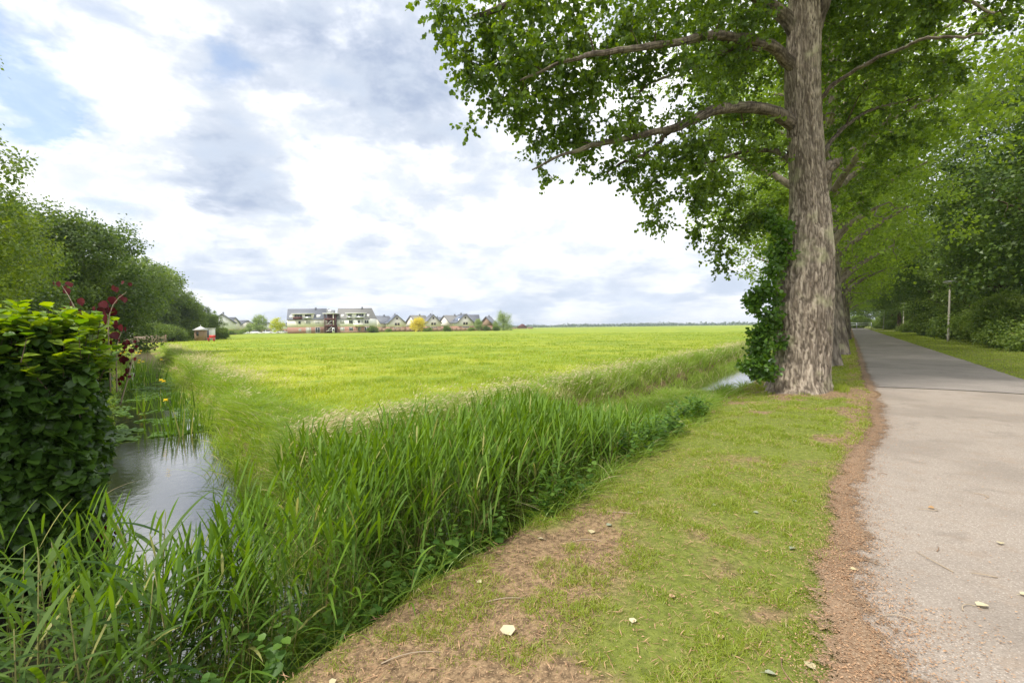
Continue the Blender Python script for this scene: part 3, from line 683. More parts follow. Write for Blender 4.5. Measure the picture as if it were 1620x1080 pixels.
# ------------------------------------------------------------------ trees
def sample_blobs(blobs, dens, g, shell=.35, normals=False):
    """blobs: list of (center, (rx,ry,rz))"""
    out = []; nn = []
    for c, r in blobs:
        r = np.broadcast_to(np.asarray(r, float), (3,)); n = max(2, int(dens*(r[0]*r[1]*r[2])**(2/3.)*(1+.6*max(r))))
        d = rand_unit(n, g); q = g.random(n)**(1/3.); q = shell+(1-shell)*q
        out.append(np.asarray(c)+d*q[:, None]*r); nn.append(d*q[:, None])
    return (np.concatenate(out), np.concatenate(nn)) if normals else np.concatenate(out)
def grow(skel, rad, targets, acc, g, tipr=.006, sag=.06):
    """connect each leaf clump to the nearest wood with a curved, tapering twig"""
    N = [np.asarray(p, float) for p in skel]; P = np.array(N); R = list(rad)
    dmin = np.min(np.linalg.norm(targets[:, None]-P[None], axis=2), axis=1)
    order = np.argsort(dmin); nodes = np.zeros((len(P)+3*len(targets), 3)); nodes[:len(P)] = P; cnt = len(P); rr = np.zeros(len(nodes)); rr[:cnt] = R
    for i in order:
        t = targets[i]; d = np.linalg.norm(nodes[:cnt]-t, axis=1)+.25*np.maximum(nodes[:cnt, 2]-t[2], 0)
        j = int(np.argmin(d)); a = nodes[j]; L = np.linalg.norm(t-a)
        if L < 1e-3: continue
        m1 = a+(t-a)*.35+g.normal(0, .07*L, 3)+np.array([0, 0, .08*L]); m2 = a+(t-a)*.7+g.normal(0, .06*L, 3)+np.array([0, 0, .06*L])
        r0 = min(rr[j]*.6, tipr+.021*L)
        acc.tube([a, m1, m2, t], [r0, r0*.8, r0*.6, tipr*.6], 4, cap=False)
        for q, m in ((.8, m1), (.6, m2), (.5, t)):
            nodes[cnt] = m; rr[cnt] = max(r0*q, tipr*.7); cnt += 1
def foliage(targets, per, spread, size, T, g, up=.6, droop=0., outn=None):
    n = len(targets)*per; c = np.repeat(targets, per, 0)
    sp = np.repeat(spread*(.6+.8*g.random(len(targets))), per)
    off = g.normal(size=(n, 3))*sp[:, None]*np.array([1, 1, .75]); 
    if droop: off[:, 2] -= droop*np.abs(g.normal(size=n))*sp
    pos = c+off
    fwd = norm(off+1e-4)+.8*rand_unit(n, g)+np.array([0, 0, -.35]); nrm = rand_unit(n, g)*(.75 if outn is not None else 1.)+np.array([0, 0, up])+(0 if outn is None else np.repeat(outn, per, 0)*1.1+.5*norm(off))
    tone = np.clip(.30+.30*g.normal(size=n)+.25*np.repeat(g.normal(size=len(targets)), per)+.20, 0, .92)
    return scatter(T, pos, fwd, nrm, size*(.7+.6*g.random(n)), tone)
def trunk_mesh(P, R, k, acc, ridge=0.0, g=None, flare=0.0, seed=5, freq=9.):
    """displaced tube with bark furrows; attribute rnd = 0 in furrows, 1 on ridges"""
    P = np.asarray(P, float); R = np.asarray(R, float); n = len(P)
    a = np.arange(k)*2*math.pi/k
    T = np.gradient(P, axis=0); T = norm(T); A = norm(np.cross(T, np.tile([0, 1., 0], (n, 1)))); B = np.cross(T, A)*-1
    L = np.concatenate([[0], np.cumsum(np.linalg.norm(np.diff(P, axis=0), axis=1))])
    aa, ll = np.meshgrid(a, L); rr = np.repeat(R[:, None], k, 1)
    cx, cy = np.cos(aa)*freq, np.sin(aa)*freq
    wob = fbm(cx*.5+7, ll*1.3, seed+3)*2.2
    def ridged(sc, sz, sd):
        v = fbm(np.cos(aa)*sc+wob*.8+11, np.sin(aa)*sc+ll*sz+wob, sd, 3); return 1-np.abs(2*v-1)*1.0
    # plates: elongated along the trunk
    am = (aa-math.pi/2) % (2*math.pi)
    wx = am*freq*2.0+1.3*(fbm(am*freq*.45, ll*2.1, seed+9, 3)-.5)*3; wy = ll*2.9
    n1 = fbm(wx, wy, seed+12, 3); n2 = fbm(wx*2.1+40, wy*1.7, seed+14, 3); n3 = fbm(wx*.45+9, wy*.35, seed+16, 2)
    f = sm(np.abs(2*n1-1), .01, .30)*(.72+.28*sm(np.abs(2*n2-1), .02, .30)); f = f*(.55+.45*sm(n3, .3, .55))
    fl = flare*np.exp(-ll/.35)*(.55+.45*np.cos(aa*5+1.0+.6*np.sin(aa*2)))
    big = .06*(fbm(np.cos(aa)*1.2+3, np.sin(aa)*1.2+ll*.5, seed+20, 3)-.5)*2
    r = rr*(1+big+fl)+ridge*(f-.5)
    V = P[:, None]+A[:, None]*(r*np.cos(aa))[..., None]+B[:, None]*(r*np.sin(aa))[..., None]
    i = np.arange(n-1)[:, None]*k; j = np.arange(k)[None]
    F = np.stack([i+j, i+(j+1) % k, i+k+(j+1) % k, i+k+j], -1).reshape(-1, 4)
    acc.add(V.reshape(-1, 3), F, f.ravel())
def resample(P, R, n):
    P = np.asarray(P, float); L = np.concatenate([[0], np.cumsum(np.linalg.norm(np.diff(P, axis=0), axis=1))]); t = np.linspace(0, L[-1], n)
    # smooth via cubic-ish: gaussian filter after linear interpolation
    Q = np.stack([np.interp(t, L, P[:, i]) for i in range(3)], -1); r = np.interp(t, L, R)
    w_ = max(1, n//(len(P)*3))
    for _ in range(2*w_):
        Q[1:-1] = .25*Q[:-2]+.5*Q[1:-1]+.25*Q[2:]; r[1:-1] = .25*r[:-2]+.5*r[1:-1]+.25*r[2:]
    return Q, r

def hero_poplar():
    g = np.random.default_rng(5); Y0 = 11.0
    base = gp(1263, 620); Y0 = base[1]
    root = empty('poplar_tree', (base[0], base[1], 0), 0, 'big nearest poplar with thick pale furrowed trunk and leafy shoots at its base', 'tree', 'poplars in a row beside the path')
    o0 = np.array([base[0], base[1], 0.])
    rows = [(625, 1262, 92), (600, 1264, 80), (570, 1267, 79), (540, 1269, 80), (500, 1270, 82), (460, 1272, 80), (430, 1275, 76), (400, 1278, 72), (370, 1280, 63), (340, 1281, 57), (300, 1279, 54), (250, 1276, 53), (200, 1273, 52), (150, 1270, 53), (100, 1270, 53), (50, 1272, 50), (0, 1273, 46), (-60, 1277, 42)]
    P, R = [], []
    for y, x, wpx in rows:
        p = at(x, y, Y0); P.append(p-o0); R.append(wpx/720*Y0/2*(.97 if y > 330 else .90))
    P[0][2] = -.12
    top = P[-1]
    for k, (dz, r) in enumerate([(1.5, .24), (3.2, .17), (5.5, .11), (8, .06), (10.5, .02)]): P.append(top+np.array([.15*k, .2*math.sin(k), dz])); R.append(r)
    Q, r = resample(P, R, 620); A = Acc(); trunk_mesh(Q, r, 150, A, .034, g, .34)
    A.build('trunk', M['bark'], root, smooth=True)
    limbs = Acc(); skel, rad = [], []
    def limb(pts, r0, r1, k=12):
        pts = [np.asarray(p)-o0 for p in pts]; q, rr = resample(pts, np.linspace(r0, r1, len(pts)), 46)
        q[2:] += np.cumsum(g.normal(0, .013, (44, 3)), 0); rr = rr*(1+.22*(fbm(np.arange(46)*.35, np.zeros(46)+r0*90, 31)-.5)*2)
        trunk_mesh(q, rr, 28, limbs, .010, g, 0, seed=int(g.integers(100)), freq=2.5)
        for a_, b_ in zip(q[4::2], rr[4::2]): skel.append(a_); rad.append(b_)
    limb([at(1262, 205, Y0), at(1240, 185, Y0-.1), at(1205, 169, Y0-.3), at(1165, 164, Y0-.6), at(1125, 172, Y0-1.0), at(1092, 190, Y0-1.3), at(1062, 200, Y0-1.6), at(1000, 208, Y0-2.1), at(950, 216, Y0-2.5), at(900, 226, Y0-2.9), at(850, 250, Y0-3.2)], .155, .010)
    limb([at(1092, 190, Y0-1.3), at(1050, 220, Y0-1.4), at(1000, 250, Y0-1.5), at(960, 275, Y0-1.8)], .05, .015)
    limb([at(1262, 115, Y0), at(1240, 88, Y0-.2), at(1215, 68, Y0-.5), at(1175, 57, Y0-1), at(1130, 50, Y0-1.6), at(1060, 62, Y0-2.2), at(980, 72, Y0-2.9), at(900, 90, Y0-3.3), at(830, 120, Y0-3.6)], .15, .010)
    limb([at(1200, 78, Y0-.6), at(1150, 86, Y0-.9), at(1110, 95, Y0-1.0), at(1060, 118, Y0-1.3), at(1000, 150, Y0-1.5)], .06, .018)
    limb([at(1262, 60, Y0), at(1245, 25, Y0), at(1215, 5, Y0-.2), at(1180, -15, Y0-.5), at(1080, -40, Y0-1.4), at(950, -40, Y0-2.4), at(820, -10, Y0-3.2), at(740, 20, Y0-3.5)], .17, .03)
    limb([at(1282, 75, Y0), at(1296, 40, Y0-.1), at(1308, 0, Y0-.2), at(1325, -60, Y0-.5), at(1360, -140, Y0-.9), at(1400, -240, Y0-1.2)], .13, .06)
    limb([at(1293, 160, Y0), at(1320, 137, Y0-.3), at(1360, 113, Y0-.8), at(1410, 88, Y0-1.3), at(1470, 60, Y0-1.8), at(1560, 50, Y0-2.2)], .05, .018)
    limb([at(1325, -60, Y0-.5), at(1400, -60, Y0-1), at(1500, -20, Y0-1.5), at(1590, 10, Y0-1.9)], .09, .02)
    limb([at(1292, 250, Y0), at(1330, 210, Y0+.6), at(1380, 180, Y0+1.4), at(1440, 165, Y0+2.)], .06, .02)
    limb([at(1262, 260, Y0+.1), at(1230, 235, Y0+.5), at(1180, 235, Y0+1.), at(1120, 255, Y0+1.4), at(1060, 270, Y0+1.6)], .07, .02)
    zt = P[17][2]
    for k in range(9):      # limbs above the picture
        an = k*2.4; h0 = zt+.6+k*.9; L = 4.2-.28*k
        c0 = np.array([top[0], top[1], h0])+o0
        limb([c0, c0+np.array([math.cos(an)*L*.4, math.sin(an)*L*.4, L*.35]), c0+np.array([math.cos(an)*L, math.sin(an)*L, L*.6])], .10, .03)
    limb([at(1296, 285, Y0), at(1308, 262, Y0-.02), at(1319, 255, Y0-.05)], .20, .10, 10)
    limbs.build('limb', M['limb'], root, smooth=True)
    rr_ = [(735, 12, 7.6, .62), (700, 5, 7.5, .35), (790, 45, 7.7, .85), (860, 40, 8.2, 1.0), (735, 95, 7.5, .35), (745, 60, 7.5, .45), (735, 180, 7.5, .25), (770, 170, 7.5, .45), (800, 120, 7.6, .75), (830, 190, 7.8, .6), (790, 230, 7.6, .30), (880, 150, 8.2, .95), (830, 260, 7.7, .42), (855, 310, 7.7, .42), (885, 340, 7.7, .26), (870, 240, 8, .6), (905, 215, 8.3, .6),
           (960, 50, 8.8, 1.1), (960, 150, 8.7, 1.1), (965, 235, 8.8, .75), (1005, 275, 8.8, .6), (1005, 315, 8.8, .32), (1050, 60, 9.4, 1.2), (1060, 180, 9.4, 1.2), (1075, 270, 9.6, .9), (1060, 340, 9.4, .42), (1040, 360, 9.4, .22), (1150, 60, 10.2, 1.2), (1160, 140, 11.5, 1.1), (1160, 250, 10.8, 1.1), (1150, 340, 10.8, .75), (1120, 370, 10.6, .45), (1150, 405, 10.8, .35), (1205, 330, 11.6, .7), (1210, 220, 12, .9),
           (1350, 40, 11.2, 1.2), (1430, 60, 10.2, 1.2), (1510, 35, 9.4, .95), (1590, 5, 9.2, .45), (1530, 105, 9.4, .45), (1380, 160, 12.2, 1.2), (1460, 170, 12.4, 1.1), (1340, 250, 12.8, 1.0), (1420, 260, 13.5, .9), (1240, 20, 11.8, 1.0), (1330, 320, 13.2, .7)]
    blobs = [(at(x, y, d), r_) for x, y, d, r_ in rr_]
    lo = sample_blobs(blobs, 36, g, .2)-o0
    nz_ = fbm(lo[:, 0]*1.1+40, lo[:, 2]*1.1+lo[:, 1]*.7, 55); lo = lo[nz_ > .468]
    hi_b = [(np.array([o0[0]+dx, o0[1]+dy, z_]), r_) for dx, dy, z_, r_ in [(-4, -2, 10.8, 1.7), (-1.5, -1, 11.5, 2.2), (2, -1, 11, 2.2), (0, 2, 11, 2.2), (-5.5, -2.5, 10, 1.2), (3.5, 1, 12, 1.8), (-2, 1, 14, 2.2), (1.5, 0, 14.5, 2.2), (0, 0, 17, 2.1), (.5, 0, 19.3, 1.5), (-3, 3, 12, 1.6), (3, 3, 10.5, 1.6)]]
    hi = sample_blobs(hi_b, 9, g, .3)-o0
    tw = Acc(); sk = [p for p in skel]+[Q[i] for i in range(260, 620, 12)]; rd = list(rad)+[r[i] for i in range(260, 620, 12)]
    grow(sk, rd, np.concatenate([lo, hi]), tw, g, .006)
    nt = 5; C0 = np.repeat(lo, nt, 0); n = len(C0); dr = norm(rand_unit(n, g)*np.array([1, 1, .7])+np.array([0, 0, -.25])); Lt = .16+.26*g.random(n)
    V, F, R_ = ribbons(C0, dr, Lt, .005, 3, .15, prof='blade'); tw.add(V, F, R_)
    m_ = 11; q = (np.arange(m_)+.6)/m_*1.05; pos = C0[:, None]+dr[:, None]*(Lt[:, None]*q)[..., None]; pos[..., 2] -= (Lt[:, None]*.15*q**2)
    pos = pos.reshape(-1, 3); dd = np.repeat(dr, m_, 0); fw = norm(dd*.8+rand_unit(len(pos), g)*.9+np.array([0, 0, -.45])); pos = pos+fw*.02
    tone = np.clip(.42+.22*g.normal(size=len(pos))+.20*np.repeat(g.normal(size=len(lo)), nt*m_), 0, .92)
    V, F, R_ = scatter(L_ROUND, pos, fw, rand_unit(len(pos), g)+np.array([0, 0, .6]), .072*(.65+.6*g.random(len(pos))), tone); A = Acc().add(V, F, R_)
    V, F, R_ = foliage(hi, 50, .42, .15, L_RHOMB, g, .5); A.add(V, F, R_)
    tw.build('twigs', M['bark_dark'], root)
    A.build('crown', M['poplar'], root)
    # leafy shoots on the trunk
    sh = [(1205, 455, .22), (1197, 480, .20), (1212, 500, .24), (1205, 525, .24), (1203, 550, .24), (1190, 575, .20), (1208, 580, .24), (1200, 595, .15), (1238, 375, .20), (1232, 400, .22), (1225, 425, .20), (1215, 350, .25), (1246, 355, .12), (1238, 545, .13), (1222, 470, .15), (1222, 520, .18), (1192, 468, .14)]
    for part in ([q for q in sh if q[1] > 440], [q for q in sh if q[1] <= 440]):
        t = sample_blobs([(at(x, y, Y0-.25), (q, q*1.0, q)) for x, y, q in part], 260, g, .2)-o0
        tw = Acc(); grow([Q[i] for i in range(8, 220, 6)], [.02]*len(range(8, 220, 6)), t, tw, g, .004)
        V, F, R_ = foliage(t, 22, .055, .085, L_LOBE, g, .5, .2); tw2 = Acc().add(V, F, R_)
        tw2.build('shoot_leaves', M['shoot'], root); tw.build('shoot_twigs', M['bark_dark'], root)
    return root
hero_poplar()

def make_tree(name, height_, rad_, crown_z0, leaf, nclump, per, mats, g, trunk_r=.3, spread=.35, label=None, cat='tree', group=None, blobs=None, k=20, T=L_RHOMB, up=.5, droop=0., lean=0.):
    root = empty(name, (0, 0, 0), 0, label, cat, group)
    P = [np.array([lean*q*q*height_+.15*math.sin(q*6), .15*math.cos(q*5), q*height_*.95-.1]) for q in np.linspace(0, 1, 9)]
    R = [trunk_r*(1.35 if q == 0 else 1.0)*(1-q*.93) for q in np.linspace(0, 1, 9)]
    Q, r = resample(P, R, 90); A = Acc(); trunk_mesh(Q, r, k, A, .02 if trunk_r > .25 else .008, g, .15, seed=int(g.integers(90)), freq=4)
    A.build('trunk', mats[0], root, smooth=True)
    if blobs is None:
        blobs = []
        nz = max(4, int((height_-crown_z0)/1.9))
        for i in range(nz):
            q = (i+.5)/nz; z_ = crown_z0+(height_-crown_z0)*q; rr = rad_*math.sqrt(max(.12, 1-((q-.42)/.60)**2))
            for j in range(5):
                an = j*1.2566+i*.7+g.random()*.7; d = rr*(.35+.4*g.random())
                blobs.append(((P[-1][0]*q*q+math.cos(an)*d, math.sin(an)*d, z_+g.normal(0, .5)), rr*(.30+.20*g.random())*np.array([1, 1, .8])))
    t, tn = sample_blobs(blobs, 10, g, .62, True)
    if len(t) > nclump: pm = g.permutation(len(t))[:nclump]; t, tn = t[pm], tn[pm]
    kp = fbm(t[:, 0]*.9+9, t[:, 2]*.9+t[:, 1]*.7, int(g.integers(99))) > .38; t, tn = t[kp], tn[kp]
    li = Acc(); sk, rd = [], []
    zs = sorted(set([b[0][2] for b in blobs]))
    for b in blobs[::2]:
        c = np.array(b[0]); z0 = max(crown_z0*.75, c[2]-.55*np.hypot(c[0], c[1])-.3); z0 = min(z0, height_*.9); i0 = int(np.clip(z0/(height_*.95)*89, 2, 88)); a = Q[i0]
        m_ = a*.5+c*.5+np.array([0, 0, .1*np.linalg.norm(c-a)])+g.normal(0, .1, 3); rr = r[i0]*.42
        q, r2 = resample([a, m_, c], [rr, rr*.65, rr*.25], 9); li.tube(q, r2, 6, cap=False)
        for a_, b_ in zip(q, r2): sk.append(a_); rd.append(b_)
    sk += [Q[i] for i in range(25, 90, 5)]; rd += [r[i] for i in range(25, 90, 5)]
    grow(sk, rd, t, li, g, .010)
    li.build('limbs', mats[0], root)
    V, F, R_ = foliage(t, per, spread, leaf, T, g, up, droop, tn); mk('crown', V, F, mats[1], root, rnd=R_)
    return root
def copy_tree(o, loc, rz, sc=1., label=None):
    c = o.copy(); COL.objects.link(c); c.location = loc; c.rotation_euler = (0, 0, rz); c.scale = (sc, sc, sc)
    if label: c['label'] = label
    for ch in [x for x in bpy.data.objects if x.parent == o]:
        d = ch.copy(); COL.objects.link(d); d.parent = c
        for g2 in [x for x in bpy.data.objects if x.parent == ch]:
            e = g2.copy(); COL.objects.link(e); e.parent = d
    return c
def poplar_row():
    g = np.random.default_rng(8); grp = 'poplars in a row beside the path'
    def bl(seed):
        gg = np.random.default_rng(seed); b = []
        for i in range(13):
            q = i/12.; z_ = 5.8+15.7*q; rr = (4.3+1.7*math.sin(math.pi*min(1, q*1.3)))*(1-.55*max(0, q-.45)/.55)
            for j in range(5):
                an = j*1.257+i*.9+gg.random()*.6; d = rr*(.45+.35*gg.random()); b.append(((math.cos(an)*d, math.sin(an)*d, z_+gg.normal(0, .5)-.35*(i == 0)), (rr*(.27+.16*gg.random()))*np.array([1, 1, .85])))
        return b
    ord_ = ['second', 'third', 'fourth', 'fifth', 'sixth', 'seventh', 'eighth', 'ninth', 'tenth', 'eleventh', 'twelfth', 'thirteenth', 'fourteenth', 'fifteenth', 'sixteenth']
    pr = [make_tree('poplar_tree', 22, 5, 4, .140, 820, 46, (M['bark_far'], M['poplar_far']), g, .56, .27, 'x', 'tree', grp, blobs=bl(sd), k=40, T=L_RHOMB, up=.35) for sd in (3, 4)]
    for i, s in enumerate([21.4, 29.3, 37.6, 46, 54.5, 63, 71.5, 80, 89, 98, 107, 116, 126, 137, 148]):
        u = -.9+.12*math.sin(i*2.1); X, Y = xy(u, s)
        lab = '%s poplar counted from the camera in the row beside the path' % ord_[i]
        if i < 2: o = pr[i]; o.location = (X, Y, 0); o.rotation_euler = (0, 0, 2.0+i); o['label'] = lab
        else: copy_tree(pr[i % 2], (X, Y, 0), i*2.3, (.95 if s < 40 else 1.08)+.1*g.random(), lab)
poplar_row()

def right_belt():
    g = np.random.default_rng(21); grp = 'dark trees on the right of the path'
    A = make_tree('broadleaf_tree', 16, 5.4, 4.4, .20, 800, 42, (M['bark_dark'], M['tree_d']), g, .34, .30, 'x', 'tree', grp)
    B = make_tree('broadleaf_tree', 13, 4.6, 2.0, .19, 700, 42, (M['bark_dark'], M['tree_a']), g, .24, .30, 'x', 'tree', grp)
    C = make_tree('broadleaf_tree', 11, 4.0, 1.6, .18, 600, 42, (M['bark_dark'], M['tree_b']), g, .20, .28, 'x', 'tree', grp)
    W = ['big dark tree with forked trunk at the right edge behind the shrubs', 'dark dense tree behind the nearest street lamp', 'tall dark tree in second line at the right edge', 'mid green tree between the first and second street lamps', 'dark tree in second line behind the flowering shrub',
         'dark tree just before the second street lamp', 'light green tree behind the second street lamp', 'dark tree past the second street lamp', 'dense tree in second line past the second street lamp', 'mid green tree by the pale side path', 'tree beyond the pale side path on the right', 'tree near the third street lamp', 'last tree of the belt on the right before the gate', 'tree in second line near the third street lamp', 'darkest tree overhanging the far right lawn']
    pos = [(9.4, 40, 0, .80, 1.1), (10.3, 56, 0, 2.0, .95), (15.5, 46, 0, 3, 1.1), (9.8, 68, 2, 4, 1.0), (16, 62, 0, 1, 1.05), (10, 80, 1, 2, 1.05), (10.5, 92, 2, 5, 1.0), (12, 128, 1, 1, 1.0), (16, 84, 0, 3, 1.0), (14, 106, 2, 2, .95), (10.5, 134, 2, 3.3, 1.0), (9.5, 146, 1, 4.2, .9), (9.5, 158, 2, 1.2, .9), (15, 146, 0, .6, 1), (12.5, 33.5, 1, 2.5, 1.1)]
    src = [A, B, C]; used = [0, 0, 0]
    for (u, s, k, rz, sc), lab in zip(pos, W):
        X, Y = xy(u, s)
        if not used[k]: o = src[k]; used[k] = 1; o.location = (X, Y, 0); o.rotation_euler = (0, 0, rz); o.scale = (sc,)*3; o['label'] = lab
        else: copy_tree(src[k], (X, Y, 0), rz, sc, lab)
    for u, s, k, rz, sc, lab in [(8.6, 74, 0, 2.2, 1.05, 'tall dark tree overhanging the path between the first and second lamps'), (8.6, 104, 0, 5, 1.05, 'tall dark tree overhanging the path just past the second lamp'), (8.2, 122, 0, 1.4, 1.05, 'tall tree overhanging the pale side path'), (8.0, 140, 0, 3.6, 1.0, 'tall tree overhanging the third street lamp'),
                              (13, 52, 0, 4.1, 1.25, 'tallest dark tree behind the nearest street lamp'), (12.5, 116, 0, 2.9, 1.2, 'tall tree in second line behind the pale side path'), (7.5, 165, 0, 2.9, 1.0, 'tall tree to the right of the barrier'), (2, 190, 0, .9, 1.2, 'tall tree far behind the barrier at the end of the path')]:
        X, Y = xy(u, s); copy_tree(A, (X, Y, 0), rz, sc, lab)
    # closing greenery at the end of the path
    pos = [(-3, 178, 2, 1., .9, 'left one of the trees closing the end of the path'), (3, 182, 1, 2., .9, 'middle tree closing the end of the path behind the barrier'), (8, 176, 2, 3., .9, 'right one of the trees closing the end of the path')]
    for u, s, k, rz, sc, lab in pos:
        X, Y = xy(u, s); copy_tree(src[k], (X, Y, 0), rz, sc, lab)
right_belt()

def make_shrub(name, rx, ry, hgt, leaf, n, per, mat, g, label, cat='shrub', group=None, blossom=0, T=L_ROUND, sp=.16):
    root = empty(name, (0, 0, 0), 0, label, cat, group)
    bl = []
    for i in range(12):
        an = g.random()*6.28; d = g.random()**.5*.65; z_ = hgt*(.25+.5*g.random())
        bl.append(((math.cos(an)*d*rx, math.sin(an)*d*ry, z_), (rx*.42, ry*.42, hgt*.26)))
    t = sample_blobs(bl, 30, g, .5); t = t[(t[:, 2] > .05)]
    if len(t) > n: t = t[g.permutation(len(t))[:n]]
    A = Acc(); sk, rd = [], []
    for i in range(9):
        an = g.random()*6.28; P = [np.array([math.cos(an)*q*rx*.55, math.sin(an)*q*ry*.55, q*hgt*.8-.05]) for q in (0, .4, 1)]
        q, r = resample(P, [.035, .025, .01], 8); A.tube(q, r, 5); sk += list(q); rd += list(r)
    grow(sk, rd, t, A, g, .005); A.build('stems', M['bark_dark'], root)
    V, F, R_ = foliage(t, per, sp, leaf, T, g, .6); mk('foliage', V, F, mat, root, rnd=R_)
    if blossom:
        c = t[np.argsort(-t[:, 2]-.5*g.random(len(t)))[:blossom*3]]; c = c[g.permutation(len(c))[:blossom]]
        V, F, R_ = foliage(c+np.array([0, 0, .12]), 26, .07, .035, L_RHOMB, g, 1.2); mk('blossom', V, F, M['blossom'], root, rnd=R_)
    return root
def shrubs():
    g = np.random.default_rng(33); grp = 'shrubs along the right lawn'
    E = make_shrub('flowering_shrub', 2.6, 2.2, 3.6, .12, 700, 40, M['shrub'], g, 'x', 'shrub', grp, blossom=46, sp=.20)
    D = make_shrub('shrub', 2.3, 2.0, 2.6, .12, 560, 40, M['tree_b'], g, 'x', 'shrub', grp, sp=.20)
    G = make_shrub('shrub', 1.6, 1.5, 1.3, .10, 300, 36, M['shrub'], g, 'x', 'shrub', grp, sp=.16)
    lst = [(E, 8.8, 45, 1.0, 1.0, 'big elder with cream blossom right of the nearest street lamp'), (D, 8.4, 39.5, .5, .9, 'dark shrub right of the blossoming elder'), (G, 7.9, 36, 2, 1.0, 'low shrub on the right lawn edge'),
           (E, 9.0, 51.5, 3.2, 1.05, 'tall blossoming shrub directly behind the nearest street lamp'), (D, 8.7, 58, 1.2, 1.15, 'round shrub left of the nearest street lamp'), (D, 8.9, 66, 3.1, 1.05, 'dark clipped shrub past the first lamp'),
           (D, 8.3, 74, 2.2, 1.1, 'shrub halfway between the first and second lamp'), (G, 7.5, 96, 1, 1.1, 'low bush just before the second street lamp'), (E, 9.2, 83, 4, .9, 'blossoming shrub before the second street lamp'), (D, 9.0, 100, 5, 1.0, 'dark shrub behind the second street lamp'),
           (D, 9.0, 136, .3, 1.2, 'dark shrub next to the third street lamp'), (E, 8.2, 150, .9, 1.1, 'pale flowering bush near the end of the path'), (E, 7.0, 163, 1.9, 1.0, 'pale bush right of the barrier at the end of the path'), (D, 9.2, 145, 3, 1.1, 'shrub behind the third street lamp'),
           (D, 8.9, 33.5, 4.4, 1.15, 'dark shrub cut by the right picture edge'), (G, 7.7, 41, 3.3, .9, 'small low shrub under the blossoming elder'), (D, -2.4, 172, 1.3, 1.5, 'bush left behind the barrier at the end of the path'), (D, 2.6, 174, 2.3, 1.5, 'bush directly behind the barrier at the end of the path')]
    used = set()
    for o, u, s, rz, sc, lab in lst:
        X, Y = xy(u, s)
        if o.name not in used: used.add(o.name); o.location = (X, Y, 0); o.rotation_euler = (0, 0, rz); o.scale = (sc,)*3; o['label'] = lab
        else: copy_tree(o, (X, Y, 0), rz, sc, lab)
    # small shrub set by the houses
    return E, D, G
SHR = shrubs()

def left_trees():
    g = np.random.default_rng(44); grp = 'trees behind the garden hedge on the left'
    def place(o, px, Yd, z=0): p = at(px, 520, Yd); o.location = (p[0], p[1], 0)
    A = make_tree('broadleaf_tree', 8.4, 3.5, 1.2, .115, 900, 46, (M['bark_dark'], M['tree_c']), g, .20, .19, 'yellow-green tree with open top branches at the left edge', 'tree', grp); place(A, -75, 14.5); A.scale = (.84,)*3
    B = make_tree('broadleaf_tree', 9.3, 4.5, .8, .155, 850, 44, (M['bark_dark'], M['tree_b']), g, .24, .24, 'mid green tree between the yellow-green tree and the dark ones', 'tree', grp); place(B, 40, 24); B.scale = (.9,)*3
    C = make_tree('broadleaf_tree', 8.4, 4.3, .5, .17, 800, 44, (M['bark_dark'], M['tree_a']), g, .24, .26, 'dark dense tree in the middle of the left group', 'tree', grp); place(C, 142, 31)
    D = make_tree('broadleaf_tree', 8.2, 4.4, .4, .20, 750, 44, (M['bark_dark'], M['tree_b']), g, .26, .28, 'rounded tree above the wicker fence at the right end of the left group', 'tree', grp); place(D, 254, 80); D.scale = (1.5, 1.45, 1.4)
    S = make_tree('broadleaf_tree', 9.6, 2.3, 4.8, .11, 170, 34, (M['bark_dark'], M['tree_b']), g, .13, .16, 'tall thin tree with sparse top branches against the sky at the left edge', 'tree', grp); place(S, -82, 13.5)
    for o, px, Yd, rz, sc, lab in [(C, 95, 27, 2, 1.0, 'dark tree behind the purple-leaved shrub'), (D, 184, 74, 1, 1.6, 'tree left of the rounded tree, behind the parasol'), (C, 222, 82, 4, 1.4, 'small dark tree in front of the rounded tree'), (D, 283, 82, 2.6, .95, 'lower tree just left of the garden pavilion'), (D, 238, 96, .6, 1.8, 'tall tree far behind the wicker fence'),
                                 (C, 302, 100, 2.6, .90, 'low tree behind the garden pavilion'), (D, 333, 104, 3.1, .66, 'small tree with a thin spiky top right of the garden pavilion'), (B, -90, 22, 3, .86, 'tree behind the yellow-green tree at the picture edge'), (C, 10, 19, 1, .62, 'small dark tree behind the hedge top')]:
        p = at(px, 520, Yd); copy_tree(o, (p[0], p[1], 0), rz, sc, lab)
    for X_, Y_, sc, lab in [(-24, 9, .9, 'tree in the garden far left, outside the picture'), (-20, 2, .8, 'garden tree left of the hedge, outside the picture')]:
        copy_tree(B, (X_, Y_, 0), X_, sc, lab)
    for px, Yd, sc, lab in [(272, 70, 1.0, 'green bush at the right end of the wicker fence'), (286, 80, 1.0, 'second bush between the wicker fence and the pavilion'), (345, 84, .8, 'bush right of the red and white kiosk'), (232, 70, 1.1, 'bush behind the wicker fence')]:
        p = at(px, 520, Yd); copy_tree(SHR[1], (p[0], p[1], 0), px, sc, lab)
left_trees()

